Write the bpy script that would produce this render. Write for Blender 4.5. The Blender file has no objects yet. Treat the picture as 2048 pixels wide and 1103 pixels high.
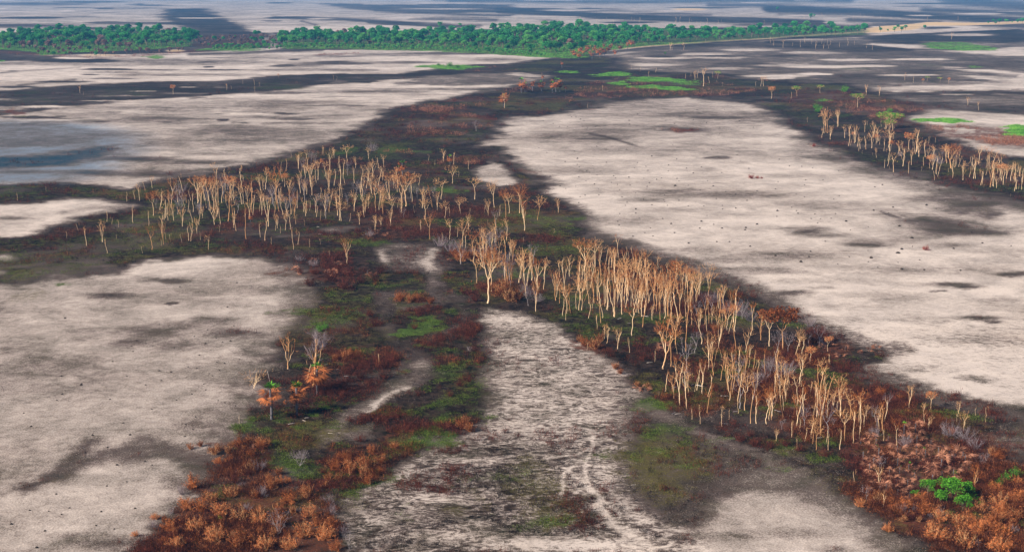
import bpy, math, random
import numpy as np
random.seed(7); RNG = np.random.default_rng(7)
S = bpy.context.scene
R = math.radians

# ------------------------------------------------------------------ camera
H = 70.0                      # height of the aircraft above the plain (m)
FPX = 2813.0                  # focal length in photograph pixels (2048 wide)
CX, CY, HZ = 1024.0, 551.5, -35.0
PITCH = math.atan((CY - HZ) / FPX)
cam_d = bpy.data.cameras.new("camera"); cam = bpy.data.objects.new("camera", cam_d)
S.collection.objects.link(cam); S.camera = cam
cam_d.sensor_width = 36.0; cam_d.lens = 36.0 * FPX / 2048.0
cam_d.clip_start = 1.0; cam_d.clip_end = 60000.0
cam.location = (0, 0, H); cam.rotation_euler = (R(90) - PITCH, 0, 0)

# ------------------------------------------------------------------ light
SUN_EL, SUN_AZ = 33.0, 238.0          # azimuth clockwise from +Y (view direction): behind-left
w = bpy.data.worlds.new("World"); S.world = w; w.use_nodes = True
nt = w.node_tree; nt.nodes.clear()
sky = nt.nodes.new("ShaderNodeTexSky"); sky.sky_type = 'NISHITA'; sky.sun_disc = False
sky.sun_elevation = R(SUN_EL); sky.sun_rotation = R(SUN_AZ); sky.air_density = 1.0; sky.dust_density = 0.6; sky.ozone_density = 2.0
bg = nt.nodes.new("ShaderNodeBackground"); bg.inputs['Strength'].default_value = 0.05
wo = nt.nodes.new("ShaderNodeOutputWorld")
nt.links.new(sky.outputs[0], bg.inputs[0]); nt.links.new(bg.outputs[0], wo.inputs[0])
sd = bpy.data.lights.new("sun", 'SUN'); sun = bpy.data.objects.new("sun", sd); S.collection.objects.link(sun)
sd.energy = 5.0; sd.angle = R(0.5); sd.color = (1.0, 0.87, 0.72)
az = R(SUN_AZ); el = R(SUN_EL)
sdir = np.array([math.sin(az) * math.cos(el), math.cos(az) * math.cos(el), math.sin(el)])
from mathutils import Vector
sun.rotation_euler = Vector(sdir).to_track_quat('Z', 'Y').to_euler()
S.view_settings.view_transform = 'Standard'; S.view_settings.look = 'None'
S.view_settings.gamma = 1.0; S.view_settings.use_curve_mapping = False
S.view_settings.exposure = 0.58
S.cycles.max_bounces = 5; S.cycles.diffuse_bounces = 2; S.cycles.glossy_bounces = 1
S.cycles.volume_bounces = 1; S.cycles.transparent_max_bounces = 8

# ------------------------------------------------------------------ pixel <-> ground
sp, cp = math.sin(PITCH), math.cos(PITCH)
def ground(px, py):
    dx = (np.asarray(px, float) - CX) / FPX; dy = (CY - np.asarray(py, float)) / FPX
    dz = -sp + dy * cp; dY = cp + dy * sp
    t = H / np.maximum(-dz, 1e-6)
    return dx * t, dY * t
def project(X, Y, Z=0.0):
    zz = Z - H
    d = Y * cp - zz * sp
    v = Y * sp + zz * cp
    return CX + FPX * X / d, CY - FPX * v / d
def height_for(px, py, ptop):
    X, Y = ground(px, py)
    k = (CY - ptop) / FPX           # v/d = k
    zz = Y * (k * cp - sp) / (cp + k * sp)
    return float(zz + H)

# ------------------------------------------------------------------ numpy noise
def vnoise(x, y, seed=0):
    xi = np.floor(x).astype(np.int64); yi = np.floor(y).astype(np.int64)
    fx = x - xi; fy = y - yi
    fx = fx * fx * (3 - 2 * fx); fy = fy * fy * (3 - 2 * fy)
    def h(a, b):
        n = (a * 374761393 + b * 668265263 + seed * 1442695041) & 0xffffffff
        n = ((n ^ (n >> 13)) * 1274126177) & 0xffffffff
        return ((n ^ (n >> 16)) & 0xffff) / 65535.0
    a = h(xi, yi); b = h(xi + 1, yi); c = h(xi, yi + 1); d = h(xi + 1, yi + 1)
    return (a * (1 - fx) + b * fx) * (1 - fy) + (c * (1 - fx) + d * fx) * fy
def fbm(x, y, seed=0, octv=4, gain=0.55):
    s = 0; a = 1; t = 0
    for o in range(octv):
        s = s + a * vnoise(x * 2 ** o + 17.3 * o, y * 2 ** o - 9.1 * o, seed + o); t += a; a *= gain
    return s / t

# ------------------------------------------------------------------ burn map (traced once on the ground plane)
# every region: (channel, value, softness, raggedness, kind, data)   D char, G green, R rust, O olive, B blue tint, M mottling
def P(s): return [tuple(float(v) for v in p.split(',')) for p in s.split()]
OPS = []
def poly(ch, val, soft, rag, s): OPS.append((ch, val, soft, rag, 'p', P(s)))
def ell(ch, val, s, soft=1.6, rag=14):
    if ch in 'GRT': soft = .75
    for it in s.split():
        v = [float(q) for q in it.split(',')]
        OPS.append((ch, v[4] if len(v) > 4 else val, soft, rag, 'e', v[:4]))
def line(ch, val, wpx, soft, rag, s): OPS.append((ch, val, soft, rag, 'l', (wpx, P(s))))

# --- far plain
poly('D', .30, 60, 60, "-200,-30 2300,-30 2300,56 1700,56 900,50 400,52 -200,60")
ell('D', .7, "60,8,110,3.5 60,36,75,2.5,.85 50,52,110,4,.85 145,57,60,2.5,.8 300,47,90,3,.6 180,4,80,2 235,47,60,2,.6 210,17,24,2 130,9,40,2,.6 300,11,40,1.5,.7 180,5,30,1.5 560,6,30,1.5")
poly('D', .88, 25, 30, "330,18 410,17 430,30 450,40 500,60 530,72 400,70 365,52 330,40")
line('D', .85, 3, 10, 12, "400,33 450,42 480,56")
line('D', .8, 4, 14, 20, "545,34 620,37 690,39 760,44 880,52 960,53")
poly('D', .7, 20, 40, "630,6 760,10 900,8 1024,10 1024,24 900,27 760,24 680,14")
line('D', .75, 3, 14, 20, "820,24 920,29 1024,32")
line('D', .6, 2, 8, 6, "602,42 632,50")
line('D', .8, 5, 14, 10, "740,44 830,48 900,52")
line('D', .7, 3, 14, 10, "820,37 900,38 990,40")
line('D', .88, 8, 14, 16, "1000,21 1110,26 1200,32 1330,37 1450,40 1536,42 1640,47")
line('D', .6, 3, 14, 16, "1120,22 1240,22 1340,28 1420,30")
line('D', .7, 5, 24, 10, "900,1 1024,2 1180,4 1350,3 1500,1 1700,2")
line('D', .75, 4, 20, 16, "1420,10 1536,12 1640,18")
line('D', .9, 9, 20, 16, "1540,19 1650,21 1750,26 1850,32 1960,38 2060,44")
line('D', .75, 5, 20, 16, "1700,40 1780,43 1880,45")
line('D', .6, 4, 20, 16, "1560,28 1640,29 1720,30")
line('D', .7, 14, 40, 16, "1900,0 2060,14")
line('D', .75, 6, 20, 16, "1850,20 2060,28")
line('D', .8, 5, 20, 16, "1560,50 1700,54 1900,48 2060,52")
# --- strip with the green forest, and what lies in front of it
poly('D', .85, 20, 20, "-50,66 385,60 530,66 540,96 400,104 200,110 -50,110")
poly('D', .85, 20, 20, "540,66 900,60 1250,56 1740,54 1740,74 1540,80 1280,98 1180,113 1050,112 850,100 560,100")
poly('D', .92, 20, 18, "-50,104 60,110 130,112 200,117 255,123 180,127 100,125 60,122 -50,122")
line('D', .75, 4, 16, 14, "380,109 460,107 560,102 640,100")
line('D', .6, 1.6, 10, 10, "0,146 60,141 160,135")
line('D', .65, 3, 20, 14, "40,171 90,165 150,160")
ell('D', .6, "680,112,70,2.5 640,127,60,3.5 700,127,60,3,.7 900,107,110,3,.7 180,149,20,1.5,.8 418,134,14,1.5,.8 590,119,14,1.5,.8 600,130,50,3,.55 800,125,90,3,.5 460,125,80,3,.4 300,150,90,2.5,.35 240,128,70,3,.3 1000,118,60,4,.5")
poly('D', .88, 26, 22, "-50,184 60,178 160,170 320,163 440,162 560,150 680,147 800,148 850,141 890,132 960,128 1040,128 1050,138 1010,148 960,150 860,157 760,160 640,170 540,184 450,190 330,196 230,204 140,213 60,226 -50,236")
ell('D', .6, "740,183,150,5 1000,166,120,4,.55 560,186,70,3,.6 900,178,140,3,.5 860,190,60,2,.4 680,196,60,3,.4")
poly('D', .55, 30, 40, "860,150 1020,146 1080,155 1040,166 960,172 860,170 780,172")
# --- pale field on the left: darker, blue-tinted patches
poly('D', .52, 60, 30, "-50,250 90,246 160,254 240,258 230,275 180,282 120,294 -50,294")
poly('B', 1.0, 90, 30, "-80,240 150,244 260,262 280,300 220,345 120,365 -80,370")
poly('D', .82, 60, 40, "110,308 150,296 200,292 240,302 190,318 140,330 60,336 -50,338 -50,318 60,312")
ell('D', .6, "50,343,80,4 260,316,80,4,.7 350,347,150,8,.75 400,325,100,5,.7 470,340,90,6,.75 120,285,70,4 60,262,60,3,.5 480,300,70,4,.5 330,300,60,3,.4 180,345,70,6,.7 560,235,110,4,.6 600,246,80,3,.5 300,318,70,5,.7 420,308,60,3,.6 120,233,16,2 460,228,26,2,.7 200,243,18,1.5 590,238,50,3,.65 520,215,60,2.5,.35 760,205,40,2,.3", rag=30)
# --- upper right plain: streaked
poly('D', .60, 60, 60, "1230,100 1400,88 1560,80 1740,76 2100,60 2100,230 1940,222 1850,214 1780,185 1540,160 1250,140")
line('D', .85, 6, 24, 22, "1240,98 1330,92 1440,90 1560,88 1640,92 1730,98 1820,100")
line('D', .9, 9, 20, 18, "1540,88 1640,92 1720,95 1790,98")
poly('D', .9, 24, 24, "1740,72 1860,66 2050,58 2100,80 2000,86 1860,82 1820,88 1740,84")
poly('D', .12, 22, 30, "1740,87 1820,90 1880,98 1820,98 1760,93")
poly('D', .15, 30, 30, "1900,102 1980,98 2060,92 2060,112 1990,112")
poly('D', .10, 30, 30, "1880,133 1960,138 2060,148 2060,172 1980,160 1930,152 2000,148 1930,142")
poly('D', .2, 30, 30, "1740,176 1820,172 1940,170 1990,164 1900,162 2060,168 2060,178 1950,178 1860,184 1770,184")
line('D', .75, 6, 30, 24, "1700,105 1860,108 1980,118 2060,126")
line('D', .7, 7, 30, 24, "1600,150 1700,152 1800,148 1880,153")
line('D', .72, 7, 30, 24, "1640,128 1760,136 1860,142")
line('D', .75, 8, 30, 20, "1780,188 1900,188 2000,184 2060,188")
line('D', .75, 4, 30, 20, "1960,150 2030,153")
line('D', .8, 9, 22, 20, "1800,212 1900,214 2060,224")
line('D', .12, 4, 16, 16, "1920,224 1980,230 2060,236")
line('D', .15, 2.5, 16, 16, "1860,174 1930,178 2060,180")
line('D', .3, 2.5, 16, 16, "1990,188 2060,192")
ell('D', .2, "1400,108,60,3 1330,116,60,3,.2 1280,130,80,3,.25 1440,115,60,3,.2 1500,100,60,3,.2 1560,130,60,4,.2 1640,134,80,3,.15 1560,152,60,3,.2 1460,137,60,3,.3 1620,106,60,3,.2 1700,120,70,2.5,.15 1740,132,60,2.5,.15 1930,70,60,3,.25 1860,60,30,2,.3", rag=30)
ell('D', .8, "1320,113,40,3 1450,112,60,2 1400,121,60,2,.7 1570,145,50,2,.7 1480,128,80,2,.7 1360,104,80,2,.7 1560,112,40,2", rag=30)
_r = random.Random(11)
for _ in range(90):
    y_ = _r.uniform(-6, 56); ell('D', 0, f"{_r.uniform(-20, 2070):.0f},{y_:.1f},{_r.uniform(16, 90):.0f},{_r.uniform(.6, 1.8) * (.6 + y_ / 60):.1f},{_r.choice((.1, .2, .6, .75, .85))}", rag=40)
for _ in range(110):
    y_ = _r.uniform(104, 250); x_ = _r.uniform(-20, 2070)
    if y_ > 150 and 800 < x_: x_ = _r.uniform(1500, 2070) if y_ < 190 else _r.uniform(0, 600)
    ell('D', 0, f"{x_:.0f},{y_:.1f},{_r.uniform(14, 70):.0f},{_r.uniform(.8, 2.6):.1f},{_r.choice((.05, .15, .5, .65, .8))}", rag=40)
# --- the big dark network of gallery woodland
NET = ("-60,372 100,366 190,368 250,380 290,364 340,355 420,350 500,328 560,310 620,292 690,270 740,245 800,215 860,202 960,186 1020,172 1080,165 1095,152 1020,142 1010,130 "
 "1060,122 1120,113 1230,112 1250,136 1340,145 1440,148 1530,160 1640,168 1700,170 1780,190 1850,215 1810,238 1840,250 1900,277 1960,303 2110,322 2110,415 1960,396 1880,372 1790,352 "
 "1730,332 1660,304 1600,277 1570,240 1530,215 1450,203 1370,194 1290,197 1200,212 1120,226 1010,237 1000,255 975,275 965,292 1000,292 1020,310 1060,345 1100,355 1105,372 1080,388 1130,402 "
 "1195,438 1180,462 1270,488 1340,510 1420,545 1500,572 1560,610 1620,640 1690,665 1760,690 1815,700 1780,715 1745,735 1800,755 1860,775 1920,795 2000,812 2110,815 2110,1500 1900,1400 1780,1070 "
 "1700,1010 1640,960 1560,920 1480,890 1400,860 1340,830 1290,800 1260,770 1200,715 1150,690 1120,660 1060,632 985,615 975,660 985,700 965,760 985,800 975,850 920,880 850,900 780,950 720,985 "
 "690,1010 690,1060 720,1300 100,1300 250,1110 300,1060 335,1015 350,975 380,930 410,895 450,870 475,830 480,790 500,750 520,700 550,660 600,620 610,590 590,565 570,545 540,528 480,514 400,514 300,522 250,545 "
 "160,560 60,572 -60,578 -60,482 60,470 110,450 200,428 270,412 200,398 130,395 60,405 -60,410")
poly('D', 1.08, 44, 34, NET)
poly('D', .8, 36, 30, "1850,215 1960,222 2110,230 2110,214 1960,206 1840,204")
# soft greyer margins of the dark network
line('D', .72, 16, 60, 40, "1180,470 1290,500 1380,530 1470,560 1530,590 1600,630 1700,675 1800,700")
line('D', .75, 20, 60, 40, "1740,745 1830,780 1930,810 2060,835")
line('D', .60, 18, 70, 40, "1600,290 1700,330 1800,360 1900,385 2050,412")
line('D', .65, 24, 70, 50, "585,545 600,600 540,655 500,720 480,800 440,860 380,910")
line('D', .5, 14, 70, 50, "520,530 590,560")
line('D', .45, 20, 60, 50, "1110,690 1210,750 1255,800 1240,850")
# --- pale openings inside it
poly('D', .28, 24, 22, "950,338 985,322 1010,335 1022,352 1042,366 1000,373 958,360")
poly('D', .74, 30, 22, "750,488 800,485 850,495 885,500 895,540 850,552 830,540 790,545 765,525")
line('D', .4, 5, 24, 14, "762,502 768,518 778,530")
line('D', .45, 9, 30, 16, "868,500 855,525 870,545")
ell('D', .85, "815,500,40,5 800,528,30,5 880,520,14,14,.9", rag=30)
line('D', .80, 13, 50, 24, "765,590 770,620 765,645 800,690 845,712 850,735")
line('D', .78, 7, 40, 20, "870,560 905,590 930,625 925,645 895,665 915,690")
line('D', .70, 15, 50, 24, "835,752 790,775 740,805 690,835 650,870")
line('D', .25, 5, 30, 24, "815,775 780,790 750,808 735,822")
poly('D', .72, 40, 24, "640,880 690,855 740,845 755,870 740,885 690,880 650,890")
line('D', .8, 10, 40, 20, "870,545 860,580 880,600")
ell('D', .5, "660,460,40,8,.6 840,730,30,12,.5 690,455,40,6,.65")
# --- far-left pale strip and the bottom-left plain
line('D', .6, 5, 40, 20, "120,425 190,415 260,412")
ell('D', .6, "30,436,50,4 10,515,30,10,.3 0,545,20,6,.4")
poly('D', .55, 50, 34, "-50,575 120,560 250,548 300,552 330,560 250,590 160,600 90,625 -50,640")
line('D', .86, 7, 50, 30, "-40,630 60,612 120,606 200,590 260,588 330,570")
poly('O', .5, 40, 30, "10,590 60,575 110,580 100,598 40,608 0,605")
poly('D', .30, 200, 80, "-60,580 560,520 520,760 400,940 300,1110 -60,1110")
poly('D', .42, 90, 60, "-60,700 60,690 200,720 260,760 160,800 20,790 -60,780")
ell('D', .65, "220,590,50,7,.8 330,560,60,6,.6 350,562,30,5,.7 260,685,60,10,.72 300,665,90,14,.6 180,680,40,8,.5 380,650,90,10,.55 430,640,60,10,.6 470,665,60,14,.7 350,690,80,12,.5 230,740,90,5,.35 120,760,60,5,.3 460,610,60,10,.4 240,820,80,5,.25 60,790,90,4,.3 420,760,50,10,.35 520,580,50,12,.4 345,607,18,3,.7 170,660,40,8,.5", rag=40)
line('D', .82, 9, 60, 34, "45,978 90,958 130,930 160,905 190,880")
line('D', .7, 16, 70, 34, "120,950 170,925 230,905 300,890 360,900")
line('D', .7, 12, 60, 34, "250,918 320,905 400,918")
ell('D', .7, "220,1085,100,16,.7 160,1070,60,8,.5 290,880,40,14,.6 420,930,50,30,.75 360,960,40,14,.6 400,850,60,16,.5 430,820,50,16,.45 455,870,30,16,.6", rag=40)
poly('O', .5, 30, 20, "75,970 110,945 130,955 110,968")
# --- big right plain: grey wisps
ell('D', .6, "1200,278,60,1.5 1290,210,140,9,.45 1370,228,110,7,.5 1440,235,60,3,.65 1240,228,60,6,.45 1380,215,120,5,.4", rag=24)
line('D', .85, 1.8, 14, 8, "1180,268 1210,273 1250,285 1290,298 1302,302")
line('D', .6, 4, 40, 14, "1000,310 1030,330 1070,360 1130,370")
ell('D', .75, "1368,260,48,5,.8 1330,255,40,4,.5 1620,462,40,8,.85 1660,470,60,6,.55 1730,485,50,7,.6 1740,490,60,4,.7 1590,455,50,5,.5 1880,445,70,12,.75 1900,460,110,16,.85 1960,465,80,6,.8 1840,440,60,9,.7 1810,430,70,6,.5 1790,480,110,8,.4 1880,398,80,8,.6 1940,410,70,12,.7 1980,430,30,14,.72 1920,425,60,10,.7 1900,490,50,6,.5 2030,548,40,6,.75 1900,568,60,5,.8 1930,574,40,4,.85 1870,582,22,2,.75 1965,635,50,5,.8 1990,642,22,3,.85 1590,585,30,5,.9 1570,588,40,6,.8 1640,575,50,4,.5 1960,640,50,4,.6 1945,755,50,7,.7 1960,762,30,6,.6 1840,735,80,10,.45 1800,740,60,7,.5 1290,400,60,6,.4 1300,385,100,6,.35 1320,310,30,4,.35 1400,340,40,5,.3 1430,315,30,3,.6 1350,380,60,4,.45 1340,420,80,6,.3 1480,430,60,8,.3 1180,300,60,5,.2 1500,460,90,7,.3 1700,420,60,6,.3 1650,560,110,8,.4 1560,545,90,6,.45 1450,520,90,10,.55 1380,500,90,10,.5 1800,600,110,10,.35 1720,610,90,8,.35 1850,640,90,8,.3 1520,540,90,8,.6 1770,420,60,5,.45 2000,600,60,6,.35 2030,500,60,6,.3 1700,640,80,8,.3", rag=46)
poly('O', .35, 40, 20, "1940,395 1990,400 2005,440 1960,445 1930,425")
line('D', .8, 2, 10, 6, "1762,423 1775,428 1800,436")
ell('O', .4, "1370,228,110,7 1290,212,60,5,.3 1290,400,60,6,.3")
poly('M', .6, 90, 20, "1600,650 1800,600 2110,580 2110,820 1900,790 1760,740")
poly('M', .2, 90, 20, "1180,460 1500,500 2110,480 2110,640 1600,640")
# --- centre-bottom plain
poly('D', .84, 40, 26, "985,622 1060,632 1110,660 1120,690 1190,720 1245,765 1262,800 1245,850 1215,880 1195,940 1220,990 1270,1040 1330,1060 1400,1103 1500,1300 650,1300 700,1060 690,1020 740,980 800,960 860,900 950,870 985,830 970,760 985,700 975,660")
poly('M', 1.0, 60, 20, "970,610 1120,650 1270,780 1240,850 1250,1000 1420,1100 2060,1200 680,1300 690,1000 860,895 950,870 985,800")
poly('D', .95, 60, 40, "700,1000 800,955 880,905 1000,900 1060,960 1180,1000 1200,1050 1060,1075 900,1060 800,1050 720,1050")
ell('D', .8, "1080,690,35,9,.8 1100,738,36,7,.85 1090,650,40,6,.6 1120,720,40,8,.7 1045,840,40,20,.7 1060,870,50,26,.82 1010,830,30,12,.6 1080,910,60,24,.8 900,920,60,12,.7 830,990,60,10,.7 880,1000,60,10,.6 1150,800,60,6,.6 1040,770,60,6,.55 1210,820,40,20,.6 1180,880,40,10,.7 1200,770,40,12,.6 950,1050,60,12,.65 1110,1000,70,30,.85 1070,1040,80,20,.8 760,1040,40,10,.6", rag=40)
poly('D', .62, 90, 30, "990,630 1060,636 1115,680 1190,725 1240,780 1220,850 1180,880 1060,880 990,850 975,790 990,720")
ell('D', .2, "1000,640,50,10,.3 1040,700,50,12,.45 1060,800,90,20,.6 1010,760,30,24,.5 1150,760,60,12,.55 1100,850,90,18,.6 1170,840,60,10,.45 1020,1085,90,14,.4 900,1070,90,12,.5 1200,1090,160,14,.25 1130,1090,90,14,.3 880,880,60,8,.6 960,920,70,6,.6", rag=40)
line('D', .3, 2, 10, 12, "1185,870 1180,910 1170,930 1175,960 1188,985 1210,1003 1235,1025 1250,1050 1262,1065")
line('D', .3, 2, 10, 12, "1130,935 1145,950 1170,965 1178,975")
line('D', .3, 2.5, 12, 14, "1120,990 1125,970 1130,945 1150,930 1180,930")
line('D', .35, 2, 12, 14, "1095,915 1130,910 1165,905 1185,885")
line('D', .35, 3, 14, 14, "1150,985 1175,975 1200,1000 1215,1030")
line('D', .38, 8, 30, 20, "1195,1010 1225,1050 1280,1075")
poly('M', .42, 60, 30, "620,900 640,860 720,800 840,740 870,700 760,600 740,480 900,480 910,640 900,720 840,780 760,830 760,890")
# --- olive regrowth
poly('D', .8, 70, 34, "1215,870 1260,800 1330,830 1440,880 1520,900 1600,960 1500,990 1440,1010 1400,1060 1340,1050 1260,1020 1215,980 1200,930")
poly('O', .8, 110, 70, "1210,880 1290,840 1400,880 1450,920 1400,980 1360,1020 1280,1000 1230,950")
poly('O', .6, 50, 30, "1000,930 1060,900 1110,930 1180,1000 1180,1050 1090,1070 1020,1030 990,980")
poly('O', .75, 60, 30, "480,860 560,850 640,830 700,850 750,850 640,900 560,900")
poly('O', .45, 60, 30, "640,980 760,970 700,1040 640,1080 610,1020")
poly('O', .35, 90, 30, "1500,900 1800,960 2110,900 2110,1110 1700,1020 1560,940")
poly('D', .62, 80, 40, "1480,940 1600,930 1700,990 1780,1060 1850,1110 1760,1110 1700,1060 1600,1040 1480,1010")
poly('D', .34, 60, 34, "1440,1010 1490,985 1560,985 1640,1010 1700,1040 1720,1110 1400,1110 1420,1060")
ell('D', .5, "1540,960,60,12,.55 1480,1070,60,12,.55 1600,1070,70,12,.55 1670,1100,50,10,.6 1360,1080,60,16,.8", rag=40)
poly('D', .7, 60, 30, "1960,880 2010,850 2110,840 2110,900 2030,930 1980,910")
poly('O', .4, 60, 30, "1960,880 2010,850 2110,840 2110,900 2030,930 1980,910")
# --- greens
ell('G', 1.0, "312,115,34,4 430,98,40,4,.8 475,97,55,5,.9 905,134,58,6 870,134,26,4 1240,147,30,4 1205,151,24,4 1235,167,26,5 1290,174,46,5 1320,160,46,6 1355,162,30,5 1350,178,34,6 1142,144,18,3,.9 1205,195,30,4,.3 1060,142,20,3,.5 5,122,12,2,.9 1700,138,40,4,.55 1860,130,40,5,.5 1950,134,26,4,.7 1885,241,36,4 1915,243,20,3 2035,258,32,8 2048,268,24,7 1640,210,0,0 1290,106,40,4,.4", rag=14)
poly('G', .95, 12, 12, "1835,88 1860,84 1920,83 1960,90 2000,97 1990,102 1920,102 1860,97")
poly('G', .85, 20, 14, "640,94 760,95 850,96 1000,103 1100,110 1180,112 1150,118 1000,110 850,103 700,100")
ell('G', .6, "705,300,26,12,.75 800,302,60,9,.75 830,320,40,7,.7 902,381,28,5,1 712,487,44,10,.7 640,440,60,8,.35 60,186,90,5,.5 260,186,90,6,.5 420,180,70,5,.4 560,173,60,8,.55 700,155,90,5,.4 150,385,100,9,.5 30,392,40,7,.3 300,455,120,14,.35 420,485,90,14,.45 260,470,60,12,.45 560,460,60,16,.4 880,320,90,10,.3 1160,437,26,7,.75 1090,447,24,7,.65 1100,500,70,26,.5 980,480,40,14,.3 1770,320,90,14,.3 1900,350,90,14,.35 2000,375,60,12,.45 1720,245,40,8,.4 1690,225,40,4,.3 1720,208,36,4,.6 1180,160,60,8,.4 800,625,50,10,.3 1060,310,0,0", rag=30)
poly('G', .75, 30, 24, "-30,548 60,535 130,520 200,508 270,500 280,510 200,530 120,545 60,556 -30,562")
poly('O', .6, 30, 24, "-30,548 60,535 130,520 200,508 270,500 280,510 200,530 120,545 60,556 -30,562")
ell('G', .95, "128,570,18,3 840,648,44,14 860,660,40,8 815,665,24,8 640,655,26,14,.85 605,628,50,8,.6 655,630,20,6,.4 905,805,40,14,.9 915,835,46,22,.9 860,870,60,16,.9 820,888,40,10,1 790,880,30,12,.6 660,822,34,10,1 610,850,50,12,.6 590,935,80,24,.75 540,920,40,22,.8 520,890,40,12,.7 680,985,44,22,.6 720,960,60,20,.5 760,920,50,24,.4 1300,808,36,24,.7 1318,862,66,24,.62 1290,915,90,40,.38 1350,905,60,24,.4 1440,886,30,7,.6 1090,1045,60,20,.5 1040,940,40,20,.4 2020,952,36,16,.9 1560,930,60,14,.4 880,705,30,8,.6 950,760,40,20,.35 930,735,40,14,.35 500,850,26,16,.8 480,860,16,14,.7 1650,720,60,9,.4 1690,760,40,12,.35 1150,480,50,14,.35 1010,430,40,8,.35", rag=26)
line('G', .85, 6, 24, 14, "835,690 870,694 895,705 905,718")
ell('G', 1.0, "1100,112,70,5 1060,106,60,5 1150,112,40,5,.8 470,100,70,4,.9 1240,150,34,5 1300,160,50,6 1380,168,40,6,.7 860,330,60,10,.5 760,315,60,8,.6 60,200,80,8,.45 260,180,100,7,.45 1850,240,30,4 1910,243,26,4 1640,200,20,4,.7 1680,232,30,5,.6 1560,228,60,6,.35", rag=14)
poly('O', .45, 50, 30, "-60,480 120,470 300,450 420,470 400,505 280,515 160,550 -60,575")
poly('G', .35, 50, 30, "-60,480 120,470 300,450 420,470 400,505 280,515 160,550 -60,575")
poly('O', .5, 60, 34, "620,580 760,600 800,680 700,700 560,700 540,660")
poly('G', .4, 60, 34, "860,700 960,680 980,760 950,860 880,820")
# --- rust / dead litter colour
poly('R', .6, 20, 20, "385,72 530,66 540,92 420,100 385,92")
line('R', .7, 6, 16, 14, "0,104 100,110 190,115 270,112 380,103 420,101")
line('R', .7, 6, 16, 14, "1120,110 1180,104 1220,98")
line('R', .35, 4, 16, 10, "1230,98 1290,92 1380,86 1450,81")
ell('R', .8, "35,226,26,5,.9 12,222,20,5,.8 450,128,20,2,.6 670,108,40,2,.8 800,107,24,1.5,.5 1368,260,46,4,.9 1340,258,30,3,.6 1180,219,12,2,.9 590,168,24,7,.5 945,142,60,3,.6 990,134,50,5,.5 1630,293,12,3,.7 160,385,60,4,.2 85,517,50,9,.5 95,478,44,8,.5 340,455,60,8,.5 330,485,60,6,.4", rag=20)
poly('R', .5, 30, 30, "700,262 760,240 850,222 960,226 1000,238 990,252 900,268 800,280 720,292")
line('R', .75, 5, 18, 14, "835,219 880,222")
line('R', .8, 5, 18, 14, "890,228 930,230 990,238")
line('R', .6, 4, 18, 14, "795,238 830,243 870,248")
poly('R', .55, 24, 24, "1160,168 1210,158 1290,152 1400,150 1480,168 1540,180 1480,188 1380,186 1260,196 1180,202 1140,190")
ell('R', .6, "1095,203,70,5,.6 1080,228,40,4,.5 1010,142,40,2,.5 1200,190,60,5 1440,178,60,5,.5", rag=20)
poly('R', .62, 26, 26, "1545,195 1600,176 1700,182 1780,196 1900,216 1860,224 1820,228 1830,262 1790,262 1720,230 1640,215 1580,228")
poly('R', .85, 40, 40, "1830,245 1900,250 1960,250 2110,272 2110,302 1980,292 1900,276 1850,262")
poly('D', .35, 30, 40, "1860,250 1960,246 2110,262 2110,300 1990,296 1900,276")
ell('R', .8, "2000,285,50,5 1990,278,60,4,.5 1930,262,60,3,.4 1880,340,0,0", rag=30)
ell('R', .6, "1000,240,0,0 1025,340,30,5,.5 1060,342,30,3,.7 880,375,60,8,.4 860,335,50,8,.6 960,318,40,10,.5 600,410,80,20,.35 730,430,90,16,.35 660,545,110,20,.65 700,520,80,10,.5 600,560,40,12,.5 780,520,0,0 830,592,56,9,.8 860,600,14,8,.7 760,455,60,8,.6 930,505,40,18,.8 900,480,40,14,.5 1010,575,60,20,.8 950,585,40,12,.5 1130,415,80,14,.4 1080,425,60,10,.4 690,712,60,14,.8 775,720,26,20,.75 740,650,30,10,.6 850,670,0,0 700,760,60,10,.6 650,780,60,14,.5 920,765,40,14,.5 930,850,30,14,.7 1180,690,36,14,.8 1230,735,30,12,.5 1290,765,40,10,.5 880,620,40,10,.4", rag=30)
poly('R', .42, 60, 50, "1280,560 1420,580 1560,640 1690,680 1720,700 1700,740 1640,760 1740,780 1900,800 2000,830 1980,880 2060,940 2110,1110 1900,1110 1760,1030 1700,980 1500,860 1380,800 1330,740 1420,700 1340,640 1260,600")
poly('R', .85, 60, 40, "1500,700 1640,680 1720,680 1640,730 1560,740 1640,780 1900,830 2000,870 2110,960 2110,1110 1880,1110 1760,1040 1700,990 1740,920 1560,860 1480,780")
poly('R', .75, 50, 40, "400,950 500,880 560,890 540,960 640,980 700,1060 690,1110 250,1150 330,1030")
ell('R', .7, "480,890,70,14 700,930,90,36,.7 640,960,60,20,.7 560,960,60,20,.6 1310,915,36,14,.5 1090,1040,30,12,.35", rag=30)
ell('O', .7, "40,232,20,3 1145,160,60,6 640,96,0,0 1700,210,80,10,.4 1780,330,90,12,.3", rag=20)
poly('D', .8, 70, 40, "1230,880 1300,850 1450,900 1440,980 1380,1060 1300,1050 1220,980")
ell('D', .5, "1300,300,180,9,.42 1500,270,120,6,.4 1450,390,160,9,.42 1620,350,120,7,.36 1650,410,140,8,.4 1150,340,110,9,.36 1250,440,110,10,.42 1560,510,140,12,.5 1850,540,160,12,.45 1960,680,130,14,.5 1750,590,120,10,.45 300,215,160,6,.42 450,210,120,5,.4 560,205,110,5,.45 150,228,120,4,.4 500,262,140,6,.45 380,250,140,5,.4 640,232,90,5,.45 100,128,120,3,.4 420,150,140,3,.4 620,140,140,3,.45 780,110,120,3,.45")
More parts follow.
